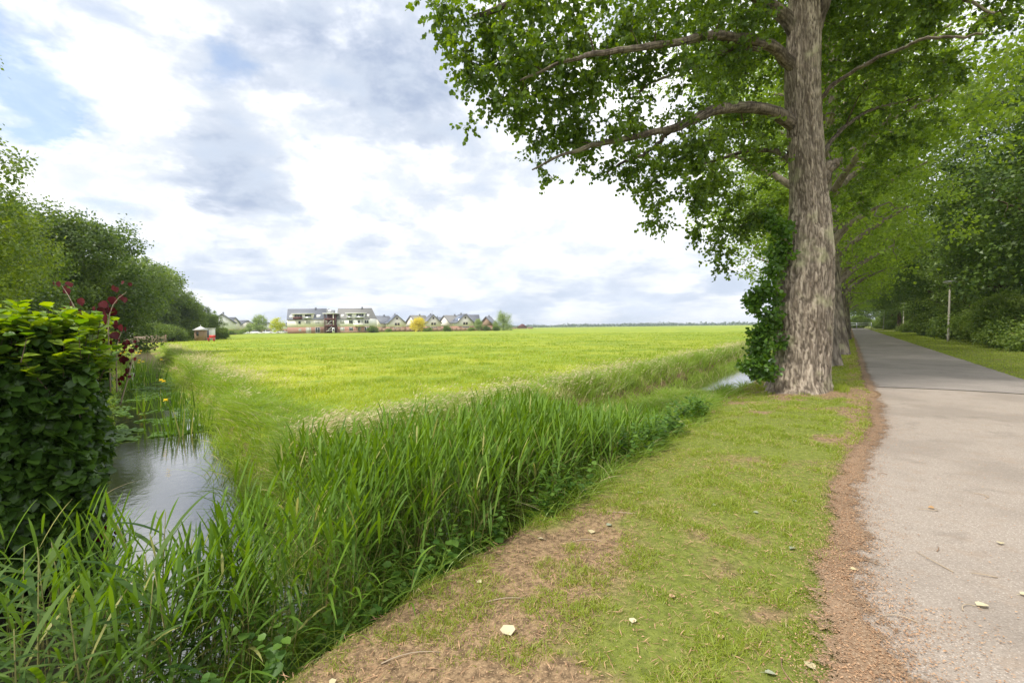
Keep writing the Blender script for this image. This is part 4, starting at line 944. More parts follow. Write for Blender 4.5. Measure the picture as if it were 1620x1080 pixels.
# ------------------------------------------------------------------ the hedge on the left, purple shrub, iris
def hedge():
    g = np.random.default_rng(3)
    c0 = np.array([-3.60, 3.80]); d1 = np.array([-ST, -CT]); d2 = np.array([-.629, .777])
    root = empty('hedge', (c0[0], c0[1], 0), 0, 'leafy garden hedge with top coloured a sunlit yellow-green at the left edge', 'hedge')
    n1 = np.array([.777, .629]); n0 = np.array([CT, -ST])
    A, Tp, tw = Acc(), Acc(), Acc()
    def wallpts(n, L0, L1, along, nrm_):
        t = g.uniform(L0, L1, n); z = g.uniform(-.45, 1.66, n)**1.0
        bulge = .42*(fbm(t*2.2+5, z*2.8+5, 7)-.5)+.20*(fbm(t*6, z*7, 8)-.5)-.22*sm(z, 1.25, 1.7)-.10*(1-sm(z, -.3, .3))
        q = c0+along*t[:, None]+nrm_*bulge[:, None]-nrm_*(np.abs(g.normal(0, .09, n)))[:, None]
        return np.concatenate([q, z[:, None]], 1)
    n0v = np.array([CT, -ST])
    P1 = np.concatenate([wallpts(11000, -.05, 2.6, d1, n0v), wallpts(5000, 2.6, 5.5, d1, n0v)]); P2 = wallpts(10000, -.05, 2.6, d2, n1)
    for P, nn in ((P1, n0v), (P2, n1)):
        n = len(P); N3 = np.tile([nn[0]*.5, nn[1]*.5, .9], (n, 1))+.8*rand_unit(n, g); f = np.tile([nn[0]*.9, nn[1]*.9, -.45], (n, 1))+.9*rand_unit(n, g)
        P = P-np.array([c0[0], c0[1], 0])
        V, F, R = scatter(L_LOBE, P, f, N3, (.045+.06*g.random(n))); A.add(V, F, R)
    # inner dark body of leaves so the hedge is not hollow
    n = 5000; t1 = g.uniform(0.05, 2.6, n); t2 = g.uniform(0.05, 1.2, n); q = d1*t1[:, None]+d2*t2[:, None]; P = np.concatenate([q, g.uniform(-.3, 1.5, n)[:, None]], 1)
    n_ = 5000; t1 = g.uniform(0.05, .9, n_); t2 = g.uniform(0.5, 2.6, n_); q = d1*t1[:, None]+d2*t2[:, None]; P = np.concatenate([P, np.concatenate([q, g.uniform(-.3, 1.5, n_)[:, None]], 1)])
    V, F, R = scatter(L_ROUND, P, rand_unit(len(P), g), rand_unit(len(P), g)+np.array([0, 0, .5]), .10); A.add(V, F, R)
    # top: shoots with leaves in the brighter, sunlit colour
    n = 560; t1 = np.concatenate([g.uniform(-.12, 2.5, n//2-60), g.uniform(2.5, 5.5, 60), g.uniform(-.1, .75, n//2)]); t2 = np.concatenate([g.uniform(-.12, 1.5, n//2), g.uniform(0, 2.7, n//2)]); q = d1*t1[:, None]+d2*t2[:, None]
    ed = np.minimum(np.minimum(t1+.12, 9), t2+.12); ht = 1.50+.22*fbm(q[:, 0]*2.5, q[:, 1]*2.5, 9)+.22*g.random(n)**2.5-.45*g.random(n)**2*(1-sm(ed, .1, .5))
    for i in range(n):
        b = np.array([q[i, 0], q[i, 1], ht[i]-.30]); tp = b+np.array([g.normal(0, .06), g.normal(0, .06), .30])
        if t1[i] < 2.5: tw.tube([b, b*.5+tp*.5, tp], [.004, .003, .002], 4, cap=False)
        m_ = 16; tt = g.random(m_)**.7; pos = b+(tp-b)*tt[:, None]; az = g.random(m_)*6.28
        f = np.stack([np.cos(az), np.sin(az), .1+.5*tt], -1); V, F, R = scatter(L_LOBE, pos, f, np.tile([0, 0, 1.], (m_, 1))+.45*rand_unit(m_, g), .06+.05*g.random(m_)); Tp.add(V, F, R)
    for i in range(60):   # woody stems visible at the foot
        t = g.uniform(0, 2.5); q0 = d1*(t+.3)+d2*g.uniform(.35, 1.1); P = [np.array([q0[0], q0[1], -.7]), np.array([q0[0]+g.normal(0, .08), q0[1]+g.normal(0, .08), .2]), np.array([q0[0]+g.normal(0, .2), q0[1]+g.normal(0, .2), 1.4])]
        tw.tube(P, [.025, .018, .006], 6)
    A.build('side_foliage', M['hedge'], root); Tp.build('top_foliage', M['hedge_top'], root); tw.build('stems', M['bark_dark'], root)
    # purple leaved shrub behind the hedge corner
    p = at(165, 600, 4.6); r2 = empty('purple_shrub', (p[0], p[1], 0), 0, 'shrub with round dark red leaves on thin stems sticking up behind the hedge', 'shrub')
    st, lf = Acc(), Acc(); o0 = np.array([p[0], p[1], 0]); Yd = 4.7
    sprays = [([(175, 620), (172, 540), (170, 500), (182, 470), (200, 462)], [(160, 493, 26), (171, 486, 22), (184, 468, 20), (199, 463, 14), (166, 500, 18)]),
              ([(160, 620), (140, 540), (120, 490), (112, 470), (98, 452)], [(96, 455, 14), (104, 463, 16), (111, 489, 20), (124, 495, 20), (130, 503, 14), (148, 524, 14)]),
              ([(185, 620), (184, 570), (186, 540), (192, 525)], [(180, 530, 20), (190, 525, 18), (183, 545, 14), (178, 556, 14)]),
              ([(190, 640), (205, 590), (210, 565), (206, 548)], [(203, 547, 11), (210, 549, 11), (198, 560, 12), (206, 572, 14), (192, 580, 14), (212, 590, 12), (200, 600, 14)]),
              ([(168, 790), (172, 820), (170, 850)], [(170, 850, 16), (180, 845, 14), (165, 862, 16), (178, 880, 14), (160, 905, 12), (175, 815, 12)])]
    for pts, lv in sprays:
        dd = -.55 if pts[-1][1] > 800 else 0
        q, r = resample([at(x, y, Yd+dd)-o0 for x, y in pts], np.linspace(.008, .002, len(pts)), 12); st.tube(q, r, 5)
        for x, y, sz in lv:
            for k in range(4):
                pp = at(x+g.normal(0, 8), y+g.normal(0, 8), Yd+dd+g.normal(0, .06))-o0; n3 = np.array([[g.normal(0, .5), -1, g.normal(.2, .4)]])
                V, F, R = scatter(L_ROUND, pp[None]+np.array([[0, 0, sz/720*Yd*.4]]), np.array([[g.normal(0, .5), 0, -1]]), n3, sz/720*Yd*(.72 if k == 0 else .5)); lf.add(V, F, R)
    st.build('stems', M['twig_pale'], r2); lf.build('leaves', M['purple'], r2)
hedge()
def hedge_tangle():
    """wild growth hanging over the side ditch past the hedge"""
    g = np.random.default_rng(71)
    for i, (w0, v0, sc, lab) in enumerate([(9.0, -1.75, .55, 'low bush overhanging the side ditch just past the hedge'), (12.5, -2.0, .6, 'bush on the left bank of the side ditch, second past the hedge'), (17.5, -2.2, .6, 'bush on the left bank of the side ditch before the yellow irises')]):
        X, Y = v0*.777-w0*.629, v0*.629+w0*.777
        c = copy_tree(SHR[1 if i % 2 else 2], (X, Y, -.15), i*1.9, sc, lab)
        c['group'] = 'bushes on the left bank of the side ditch'
hedge_tangle()
def iris(loc, hgt, n, fl, label, sp=.28):
    g = rng; root = empty('iris_clump', loc, 0, label, 'iris', 'yellow irises by the side ditch')
    P = np.stack([g.normal(0, sp, n), g.normal(0, sp, n), np.zeros(n)], -1); D = np.stack([g.normal(0, .16, n), g.normal(0, .16, n), np.ones(n)], -1)
    V, F, R = ribbons(P, D, hgt*(.6+.4*g.random(n)), .03, 4, .12, prof='blade'); mk('leaves', V, F, M['reed'], root, rnd=R)
    for k in range(fl):
        a = Acc(); x, y = g.normal(0, sp, 2); z = hgt*(.85+.25*g.random())
        for q in range(6):
            V, F, R = scatter(L_ROUND, np.array([[x, y, z]]), np.array([[math.cos(q*1.05), math.sin(q*1.05), .5 if q % 2 else -.4]]), np.array([[0, 0, 1.]]), .055); a.add(V, F, R)
        a.build('flower', M['yflower'], root); 
def irises():
    for (px, py, z, h, n, fl, lab) in [(298, 676, -.5, .80, 80, 1, 'nearest iris clump standing in the side ditch water'), (268, 640, -.3, .75, 70, 2, 'iris clump just behind the nearest one'), (228, 600, -.2, .85, 80, 4, 'yellow-flowered iris clump further up the side ditch'), (218, 585, -.1, .9, 80, 7, 'farthest iris clump with many yellow flowers'), (203, 610, -.4, .7, 60, 0, 'iris clump without flowers on the left side of the ditch')]:
        p = gp(px, py, z); iris((p[0], p[1], z-.1), h, n, fl, lab, .30)
irises()

# ------------------------------------------------------------------ fallen leaves and twigs
def fallen():
    g = np.random.default_rng(60)
    def surf(p):
        u, s = us(p[0], p[1]); return (.013+.035*max(0, 1-((u-2.1)/1.75)**2)) if u > float(path_left(s)) else float(hz(np.array([p[0]]), np.array([p[1]]))[0])
    L = [(808, 997, .088, 'pale_leaf', 'large cream fallen leaf on bare soil in the foreground'), (1545, 966, .062, 'pale_leaf', 'yellow fallen leaf on the asphalt at the lower right'), (1614, 950, .06, 'pale_leaf', 'fallen leaf on the asphalt at the right picture edge'), (1290, 1060, .075, 'pale_leaf', 'beige fallen leaf on the orange litter at the bottom'),
         (1306, 993, .07, 'dry_leaf', 'curled dry leaf on the litter strip'), (1256, 863, .065, 'grey_leaf', 'whitish leaf in the grass near the litter strip'), (1200, 809, .06, 'grey_leaf', 'grey leaf lying in mown grass'), (1133, 794, .055, 'grey_leaf', 'small grey leaf left in mown grass'), (1255, 792, .05, 'grey_leaf', 'small pale leaf in grass'), (1210, 1062, .07, 'grey_leaf', 'grey leaf at the bottom edge of the grass'),
         (1010, 770, .08, 'grey_leaf', 'grey leaf among dry stalks at the bank edge'), (935, 830, .08, 'pale_leaf', 'bleached leaf on the bank edge'), (960, 820, .07, 'grey_leaf', 'crumpled grey leaf on the bank edge'), (860, 840, .07, 'pale_leaf', 'yellow leaf under the bank weeds'), (755, 905, .05, 'pale_leaf', 'small yellow leaf at the foot of the reeds'), (690, 948, .05, 'dry_leaf', 'small orange leaf at the foot of the reeds'), (520, 1058, .05, 'pale_leaf', 'yellow leaf on soil at the bottom left'), (505, 1066, .06, 'dry_leaf', 'orange leaf on soil at the bottom left'),
         (1060, 940, .06, 'dry_leaf', 'dry leaf in the worn patch of lawn'), (1000, 985, .06, 'pale_leaf', 'beige leaf in worn lawn'), (1478, 809, .06, 'dry_leaf', 'brown leaf on the middle of the asphalt'), (1582, 866, .06, 'pale_leaf', 'pale leaf on the asphalt at right'), (1345, 905, .05, 'pale_leaf', 'small pale leaf on the litter strip'), (1140, 1010, .06, 'dry_leaf', 'dry leaf in the grass at the bottom')]
    for px, py, sz, m, lab in L:
        p = gp(px, py); z = surf(p); e = g.random()*6.28; a = Acc()
        P0 = np.array([[0, 0, .012]]); f = np.array([[math.cos(e), math.sin(e), .08]]); nn = np.array([[g.normal(0, .15), g.normal(0, .15), 1.]])
        sz *= 1.0 if px in (808, 1545) else .72
        V, F, R = scatter(L_LOBE if m != 'pale_leaf' else L_ROUND, P0, f, nn, sz); a.add(V, F, R)
        a.tube([(0, 0, .012), (-math.cos(e)*sz*.4, -math.sin(e)*sz*.4, .008)], [.001, .001], 4)
        o = a.build('fallen_leaf', M[m]); o.location = (p[0], p[1], z); tag(o, lab, 'leaf', 'fallen leaves on the ground')
    Tw = [(1475, 893, .26, 'long thin curved twig on the asphalt'), (1485, 874, .09, 'short dark stick on the asphalt'), (1363, 863, .10, 'short dark twig at the path edge'), (1525, 965, .12, 'twig beside the yellow leaf on the asphalt'), (1558, 918, .12, 'twig right of centre on the asphalt'), (1470, 812, .14, 'small twig on the middle of the asphalt'), (1555, 790, .12, 'pale twig on the far part of the near asphalt'), (1420, 980, .16, 'curled twig at the edge of the litter'), (1395, 752, .09, 'tiny dark twig at the path edge'),
          (1240, 1062, .2, 'dark twig in the grass at the bottom'), (930, 838, .35, 'dry stalk lying on the bank edge'), (980, 800, .3, 'bleached stalk at the bank edge under the reeds'), (800, 930, .25, 'stick lying on bare soil'), (650, 1010, .3, 'stick on soil at the lower left')]
    for px, py, L_, lab in Tw:
        p = gp(px, py); z = surf(p); e = g.random()*3.14; k = 7; a = Acc(); c = g.normal(0, .5)
        P = [(math.cos(e+c*q)*L_*(q-.5), math.sin(e+c*q)*L_*(q-.5), .006+.008*math.sin(q*3.1)) for q in np.linspace(0, 1, k)]
        a.tube(P, np.linspace(.0035, .0018, k), 6); 
        o = a.build('twig', M['twig'] if 'dark' in lab else M['twig_pale']); o.location = (p[0], p[1], z); tag(o, lab, 'twig', 'twigs on the ground')
fallen()

# ------------------------------------------------------------------ street lamps, barrier
def lamp():
    root = empty('street_lamp', (0, 0, 0), 0, 'x', 'street lamp', 'street lamps along the path')
    Acc().lathe([(0, -.1), (.085, -.1), (.085, .5), (.078, .52), (.072, 2.6), (.048, 4.55), (0, 4.56)], k=16).build('post', M['concrete'], root, True)
    Acc().lathe([(.05, 2.9), (.066, 2.9), (.066, 2.97), (.05, 2.97)], k=16).build('collar', M['lamp_metal'], root, True)
    Acc().lathe([(.0, 4.50), (.055, 4.50), (.06, 4.68), (.10, 4.72), (0, 4.73)], k=16).build('bracket', M['lamp_metal'], root, True)
    Acc().lathe([(.0, 4.70), (.12, 4.72), (.42, 4.86), (.42, 4.88), (0, 4.885)], k=28).build('diffuser', M['lamp_glass'], root, True)
    Acc().lathe([(.40, 4.885), (.47, 4.89), (.46, 4.92), (.30, 4.99), (.1, 5.03), (0, 5.035)], k=28).build('cap', M['lamp_metal'], root, True)
    return root
l0 = lamp()
for i, (px, py, lab) in enumerate([(1500, 540, 'nearest street lamp with concrete post and flat round head on the right lawn'), (1429, 525.2, 'second street lamp along the path, thin and straight'), (1397, 521.0, 'third and farthest street lamp, leaning slightly to the right')]):
    p = gp(px, py); o = l0 if i == 0 else copy_tree(l0, (0, 0, 0), 0)
    o.location = (p[0], p[1], 0); o['label'] = lab; o.rotation_euler = ([0, 0, 0][i], [.012, 0, .07][i], 0)
def barrier():
    X, Y = xy(1.5, 160); r = empty('gate', (X, Y, 0), -TH, 'grey metal barrier gate across the far end of the path', 'gate')
    for x in (-3.2, 0, 3.2): Acc().tube([(x, 0, 0), (x, 0, 1.75)], [.09, .09], 10).build('post', M['galv'], r)
    for z in (1.65, 1.15): Acc().tube([(-3.2, 0, z), (3.2, 0, z)], [.07, .07], 8).build('rail', M['galv'], r)
barrier()

# ------------------------------------------------------------------ buildings across the field
def window(parent, x0, x1, z0, z1, y=0., blind=False, mull=1, frm='frame'):
    a = Acc(); t = .09
    a.box(x0, x1, y-.05, y+.02, z0, z0+t).box(x0, x1, y-.05, y+.02, z1-t, z1).box(x0, x0+t, y-.05, y+.02, z0+t, z1-t).box(x1-t, x1, y-.05, y+.02, z0+t, z1-t)
    for k in range(mull): xm = x0+(x1-x0)*(k+1)/(mull+1); a.box(xm-.035, xm+.035, y-.045, y+.02, z0+t, z1-t)
    f = a.build('window', M[frm], parent)
    Acc().box(x0+t, x1-t, y-.015, y+.01, z0+t, z1-t).build('pane', M['blind' if blind else 'glass'], f)
def apartment(px, Yd, W, upper, label, flip):
    p = at(px, 526, Yd); r = empty('apartment_building', (p[0], p[1], 0), 0, label, 'building')
    D = 10.
    Acc().box(0, W, 0, D, -.1, 2.62).build('brick_wall', M['brick'], r)
    Acc().box(0, W, 0.004, D, 2.62, 5.95).build('upper_wall', upper, r)
    # long roof: front slope, ridge wider than the eaves, back slope
    a = Acc(); lx0 = -1.25 if not flip else 0.; 
    V = [(-.05, -.25, 5.9), (W+.05, -.25, 5.9), (W-.1, 3.4, 10.4), (lx0 if not flip else -.6, 3.4, 10.4), (-.05, D+.2, 5.9), (W+.05, D+.2, 5.9)]
    a.add(V, [np.array([(0, 1, 2, 3), (5, 4, 3, 2)]), np.array([(0, 3, 4), (1, 5, 2)]), ])
    a.add([(v[0], v[1], v[2]-.2) for v in V], [np.array([(3, 2, 1, 0)])]); rf = a.build('roof', M['slate'] if not flip else M['slate2'], r)
    Acc().box(W*.68, W*.68+.55, 2.9, 3.6, 9.6, 10.9).build('chimney', M['slate'], rf)
    x0, x1 = (2.3, 10.9) if not flip else (4.2, 11.7)
    dm = Acc().box(x0, x1, -.02, 2.6, 5.95, 8.05, 0).build('dormer', [upper], r)
    Acc().box(x0-.35, x1+.35, -.65, 2.7, 8.05, 8.32).build('dormer_roof', M['frame'], r)
    ws = [(x0+.8, x0+4.2), (x0+5.2, x0+7.9)] if not flip else [(x0+.6, x0+2.2), (x0+4.0, x0+7.2)]
    for a0, a1 in ws:
        window(r, a0, a1, 6.45, 7.95, -.03, False, 2)
        b = Acc().box(a0-.2, a1+.2, -1.0, -.9, 6.0, 6.85).box(a0-.2, a1+.2, -.9, -.02, 5.92, 6.02); b.build('balcony', M['oxred'] if a0 < x0+4 and not flip else M['galv'], r)
    for a0, a1 in ([(.7, 2.0), (12.0, 13.6)] if not flip else [(1.5, 2.8), (12.2, 13.4)]):
        # sloping skylights set 3 cm proud of the roof
        def rz(z): return -.25+3.65*(z-5.9)/4.5
        V = [(a0, rz(6.75)-.05, 6.75), (a1, rz(6.75)-.05, 6.75), (a1, rz(7.75)-.05, 7.75), (a0, rz(7.75)-.05, 7.75)]; V += [(x, y+.12, z-.1) for x, y, z in V]
        Acc().add(V, np.array([(0, 1, 2, 3), (7, 6, 5, 4), (0, 4, 5, 1), (1, 5, 6, 2), (2, 6, 7, 3), (3, 7, 4, 0)])).build('skylight', M['frame'], r)
    if not flip:
        for a0, a1, b in [(4.7, 5.8, 0), (7.8, 9.8, 1), (11.7, 13.6, 1)]: window(r, a0, a1, 3.85, 5.2, -.01, b, 1 if b else 0)
        for a0, a1, z0, b in [(7.8, 9.9, .2, 1), (11.7, 13.7, .2, 0), (4.8, 5.8, 1.0, 1)]: window(r, a0, a1, z0, 2.45 if z0 < .5 else 1.9, -.01, b, 1)
    else:
        for a0, a1, b in [(1.4, 3.2, 1), (5.1, 6.8, 0), (8.8, 9.9, 0), (10.3, 11.2, 1), (11.6, 13.4, 0)]: window(r, a0, a1, 3.8, 5.3, -.01, b, 1)
        for a0, a1, b in [(1.4, 3.2, 1), (5.1, 6.8, 0), (8.8, 10.0, 0), (11.6, 13.3, 0)]: window(r, a0, a1, .5, 2.4, -.01, b, 1)
        Acc().box(7.4, 11.5, -1.3, -.02, 3.0, 3.12).box(7.4, 11.5, -1.3, -1.22, 3.12, 3.95).build('balcony', M['redpaint'] if 0 else M['cream'], r)
        Acc().box(0, W, -.06, -.005, -.05, .9).build('plinth', M['wood'], r)
    return r
apartment(454.6, 190, 15.3, M['cream'], 'three-storey block with cream upper walls and brick base left of the stair tower', False)
apartment(533.0, 190, 13.8, M['white'], 'three-storey block with white upper walls right of the stair tower', True)
def stair_tower():
    p = at(513.4, 526, 189); r = empty('stair_tower', (p[0], p[1], 0), 0, 'open dark red steel stair tower between the two apartment blocks', 'stair tower'); W = 4.9
    Acc().box(0, W, 3.0, 3.2, 0, 8.0).build('back_wall', M['oxred'], r)
    a = Acc()
    for x in (0.08, 1.4, 3.4, W-.25): a.box(x, x+.17, -.1, .07, 0, 8.0)
    a.build('frame', M['oxred'], r)
    for z in (2.7, 5.3): Acc().box(0.0, W, -.05, 3, z, z+.18).build('landing', M['oxred'], r)
    for i, z in enumerate((0.2, 2.9)):
        V = [(.6, -.12, z+1.2), (3.0, -.12, z+2.35)]; Acc().tube([(1.5, -.2, z+1.0), (3.1, -.2, z+2.3)], [.09, .09], 6).build('stair_flight', M['frame'], r)
        Acc().tube([(3.1, -.2, z+1.0), (.7, -.2, z+.6)], [.08, .08], 6).build('stair_flight', M['frame'], r)
        Acc().box(.3, 4.6, -.14, -.06, z+2.55, z+3.2).build('railing', M['oxred'], r)
    Acc().box(3.25, 4.25, -.18, -.08, 0.1, 2.25).build('door', M['frame'], r)
    Acc().box(3.5, 4.0, -.2, -.185, .9, 1.9).build('door_pane', M['glass'], r)
    Acc().box(-.5, W+.4, -.6, 3.4, 8.0, 8.3).build('roof', M['frame'], r)
    Acc().box(.7, 3.6, .6, 2.6, 8.3, 9.6).build('roof_box', M['galv'], r); Acc().box(.9, 1.6, 1, 1.7, 9.6, 10.2).build('vent', M['galv'], r)
    Acc().box(3.55, 3.95, -.02, .3, 2.9, 8.0).build('column', M['cream'], r)
stair_tower()
def house(px, Yd, yaw, w_, l_, wh, rh, label, wall='cream', roof='slate', solar=False, wins=True, lean=False, brick=2.4):
    p = at(px, 522, Yd); r = empty('gable_house', (p[0], p[1], 0), yaw, label, 'house', 'houses across the field')
    h = w_/2
    if brick: Acc().box(-h, h, 0, l_, -.1, brick).build('brick_wall', M['brick'], r)
    Acc().prism([(-h, brick), (h, brick), (h, wh), (0, wh+rh), (-h, wh)], .004, l_-.004).build('wall', M[wall], r)
    a = Acc(); t = .22; o_ = .55; sl_ = rh/h
    for sgn in (-1, 1):
        xs = [(0, wh+rh+t), (sgn*(h+o_), wh-o_*sl_+t), (sgn*(h+o_), wh-o_*sl_), (0, wh+rh+.01)]
        a.prism(xs if sgn < 0 else xs[::-1], -.45, l_+.3)
    rf = a.build('roof', M[roof], r)
    Acc().box(-.3, .3, l_*.6, l_*.6+.6, wh+rh-.3, wh+rh+.9).build('chimney', M['slate'], rf)
    # bargeboards
    a = Acc()
    for sgn in (-1, 1):
        xs = [(0, wh+rh+t-.02), (sgn*(h+o_), wh-o_*sl_+t-.02), (sgn*(h+o_), wh-o_*sl_-.12), (0, wh+rh-.14)]; a.prism(xs if sgn < 0 else xs[::-1], -.50, -.455)
    a.build('bargeboard', M['slate'], r)
    if solar:
        a = Acc(); q = lambda x: wh+rh+t+.05+x*sl_
        x0, x1 = -h*.92, -h*.18; V = [(x0, .6, q(x0)), (x1, .6, q(x1)), (x1, l_*.85, q(x1)), (x0, l_*.85, q(x0))]; V += [(x, y, z+.08) for x, y, z in V]
        a.add(V, np.array([(3, 2, 1, 0), (4, 5, 6, 7), (0, 1, 5, 4), (1, 2, 6, 5), (2, 3, 7, 6), (3, 0, 4, 7)])); a.build('solar_panel', M['solar'], r)
    if wins:
        window(r, -.45, .45, wh+rh*.42, wh+rh*.42+1.0, -.0, False, 0, 'wood'); window(r, -1.15, -.1, wh-1.3, wh-.05, -.0, False, 0, 'wood'); window(r, .15, 1.2, wh-1.3, wh-.05, -.0, False, 0, 'wood')
        if brick: window(r, -1.7, 1.9, .15, brick-.15, -.01, False, 3)
        if wh > 3.5 and yaw > 0:
            s_ = empty('x'); bpy.data.objects.remove(s_)
            for yy in (1.5, 3.6):
                f = Acc().box(-h-.04, -h+.02, yy, yy+1.0, wh-1.7, wh-.5).build('window', M['frame'], r); Acc().box(-h-.055, -h-.042, yy+.12, yy+.88, wh-1.58, wh-.62).build('pane', M['blind'], f)
    return r
house(594.5, 232, -.55, 7.0, 9, 4.6, 3.4, 'cream side gable house just right of the white apartment block', wins=False)
house(628.5, 225, .42, 8.6, 9.5, 4.4, 3.9, 'cream gable house with solar roof, left one of the three with small gable windows', solar=True)
house(650.0, 236, -.62, 8.0, 10, 4.4, 3.8, 'house roof behind the left solar gable house', wins=False, roof='slate2')
house(686.0, 228, .40, 7.6, 9.5, 4.4, 3.9, 'cream gable house behind and right of the golden tree, with an aerial', solar=False)
house(703.0, 240, -.70, 9.0, 12, 4.2, 3.9, 'cream house with long roof sloping right, behind the house with an aerial', wins=False, roof='slate2')
house(716.0, 262, 1.57, 7.5, 14, 4.2, 3.4, 'low dark-roofed row linking the gable houses', wins=False, brick=0 or 2.)
house(736.5, 226, .45, 8.4, 10, 4.4, 3.9, 'cream gable house with bright solar panels, rightmost of the three similar ones', solar=True)
house(757.0, 238, 1.57, 8.0, 9.5, 4.2, 3.9, 'long dark-roofed house left of the willow', wins=False)
house(769.0, 229, -.30, 6.4, 7, 3.6, 3.4, 'brown wooden gable house partly hidden by a tree beside the willow', wall='wood', wins=False)
a_ = at(683.5, 500, 231); o_ = Acc().tube([(0, 0, 8.2), (0, 0, 10.6)], [.05, .04], 6).tube([(-.4, 0, 10.2), (.4, 0, 10.2)], [.03, .03], 5).build('roof_aerial', M['lamp_metal']); 
_h = [o for o in bpy.data.objects if o.get('label', '').endswith('with an aerial') and o.name.startswith('gable') and 'right of the golden' in o['label']][0]; o_.parent = _h; o_.location = (0, 2.5, 0); o_.name = 'aerial'
# faint houses further left
for px, Yd, yaw, ww_, ll_, wh, rh, wall, lab in [(352, 170, .5, 8, 10, 4.6, 3.2, 'white', 'pale house just right of the left tree group'), (372, 215, 1.57, 8, 14, 5.0, 2.6, 'cream', 'pale long house behind the parked cars, left end'), (392, 235, 1.2, 8, 12, 4.4, 2.2, 'cream', 'low cream house left of the two round street trees'), (424, 255, 1.57, 8, 12, 4.0, 1.8, 'white', 'low house glimpsed between the two round street trees'), (447, 245, .1, 6, 9, 3.2, 1.5, 'white', 'small low house left of the apartment blocks')]:
    house(px, Yd, yaw, ww_, ll_, wh, rh, lab, wall=wall, wins=False, brick=2.0)
# garden fences and shrubs in front of the houses
def fence(px0, px1, Yd, hgt, mat, label, pitch=2.0, name='garden_fence', Y1=None, gaps=False):
    a0 = at(px0, 523, Yd); a1 = at(px1, 523, Y1 or Yd); dx, dy = a1[0]-a0[0], a1[1]-a0[1]; L = math.hypot(dx, dy)
    r = empty(name, (a0[0], a0[1], 0), math.atan2(dy, dx), label, 'fence'); n = max(1, int(L/pitch)); q = L/n
    for i in range(n):
        z1 = hgt*(1-.05*(i % 2)); A = Acc()
        if gaps and i % 5 == 3:
            for k in range(4): A.box(i*q+.08, (i+1)*q-.08, -.03, .03, .1+k*hgt/4.2, .2+k*hgt/4.2)
            for k in range(6): A.box(i*q+.1+k*q/6.5, i*q+.16+k*q/6.5, .031, .06, .1, z1)
        else: A.box(i*q+.06, (i+1)*q-.06, -.025, .025, .06, z1)
        A.build('panel', mat, r)
    for i in range(n+1): Acc().box(i*q-.05, i*q+.05, -.05, .05, -.1, hgt+.08).build('post', M['wood'], r)
fence(598, 641, 214, 1.9, M['brick'] if 0 else M['wood'], 'low brown fence in front of the left solar gable house')
fence(643, 700, 216, 1.7, M['wood'], 'brown garden fence beneath the golden tree')
fence(702, 780, 217, 1.6, M['wood'], 'brown garden fence before the right houses up to the willow')
fence(196, 262, 55, 1.02, M['wicker'], 'pale wicker panel fence below the left trees', 1.9, 'wicker_fence', 64, True)
fence(384, 452, 196, .5, M['canvas'], 'low pale fence along the parked cars', 3.)
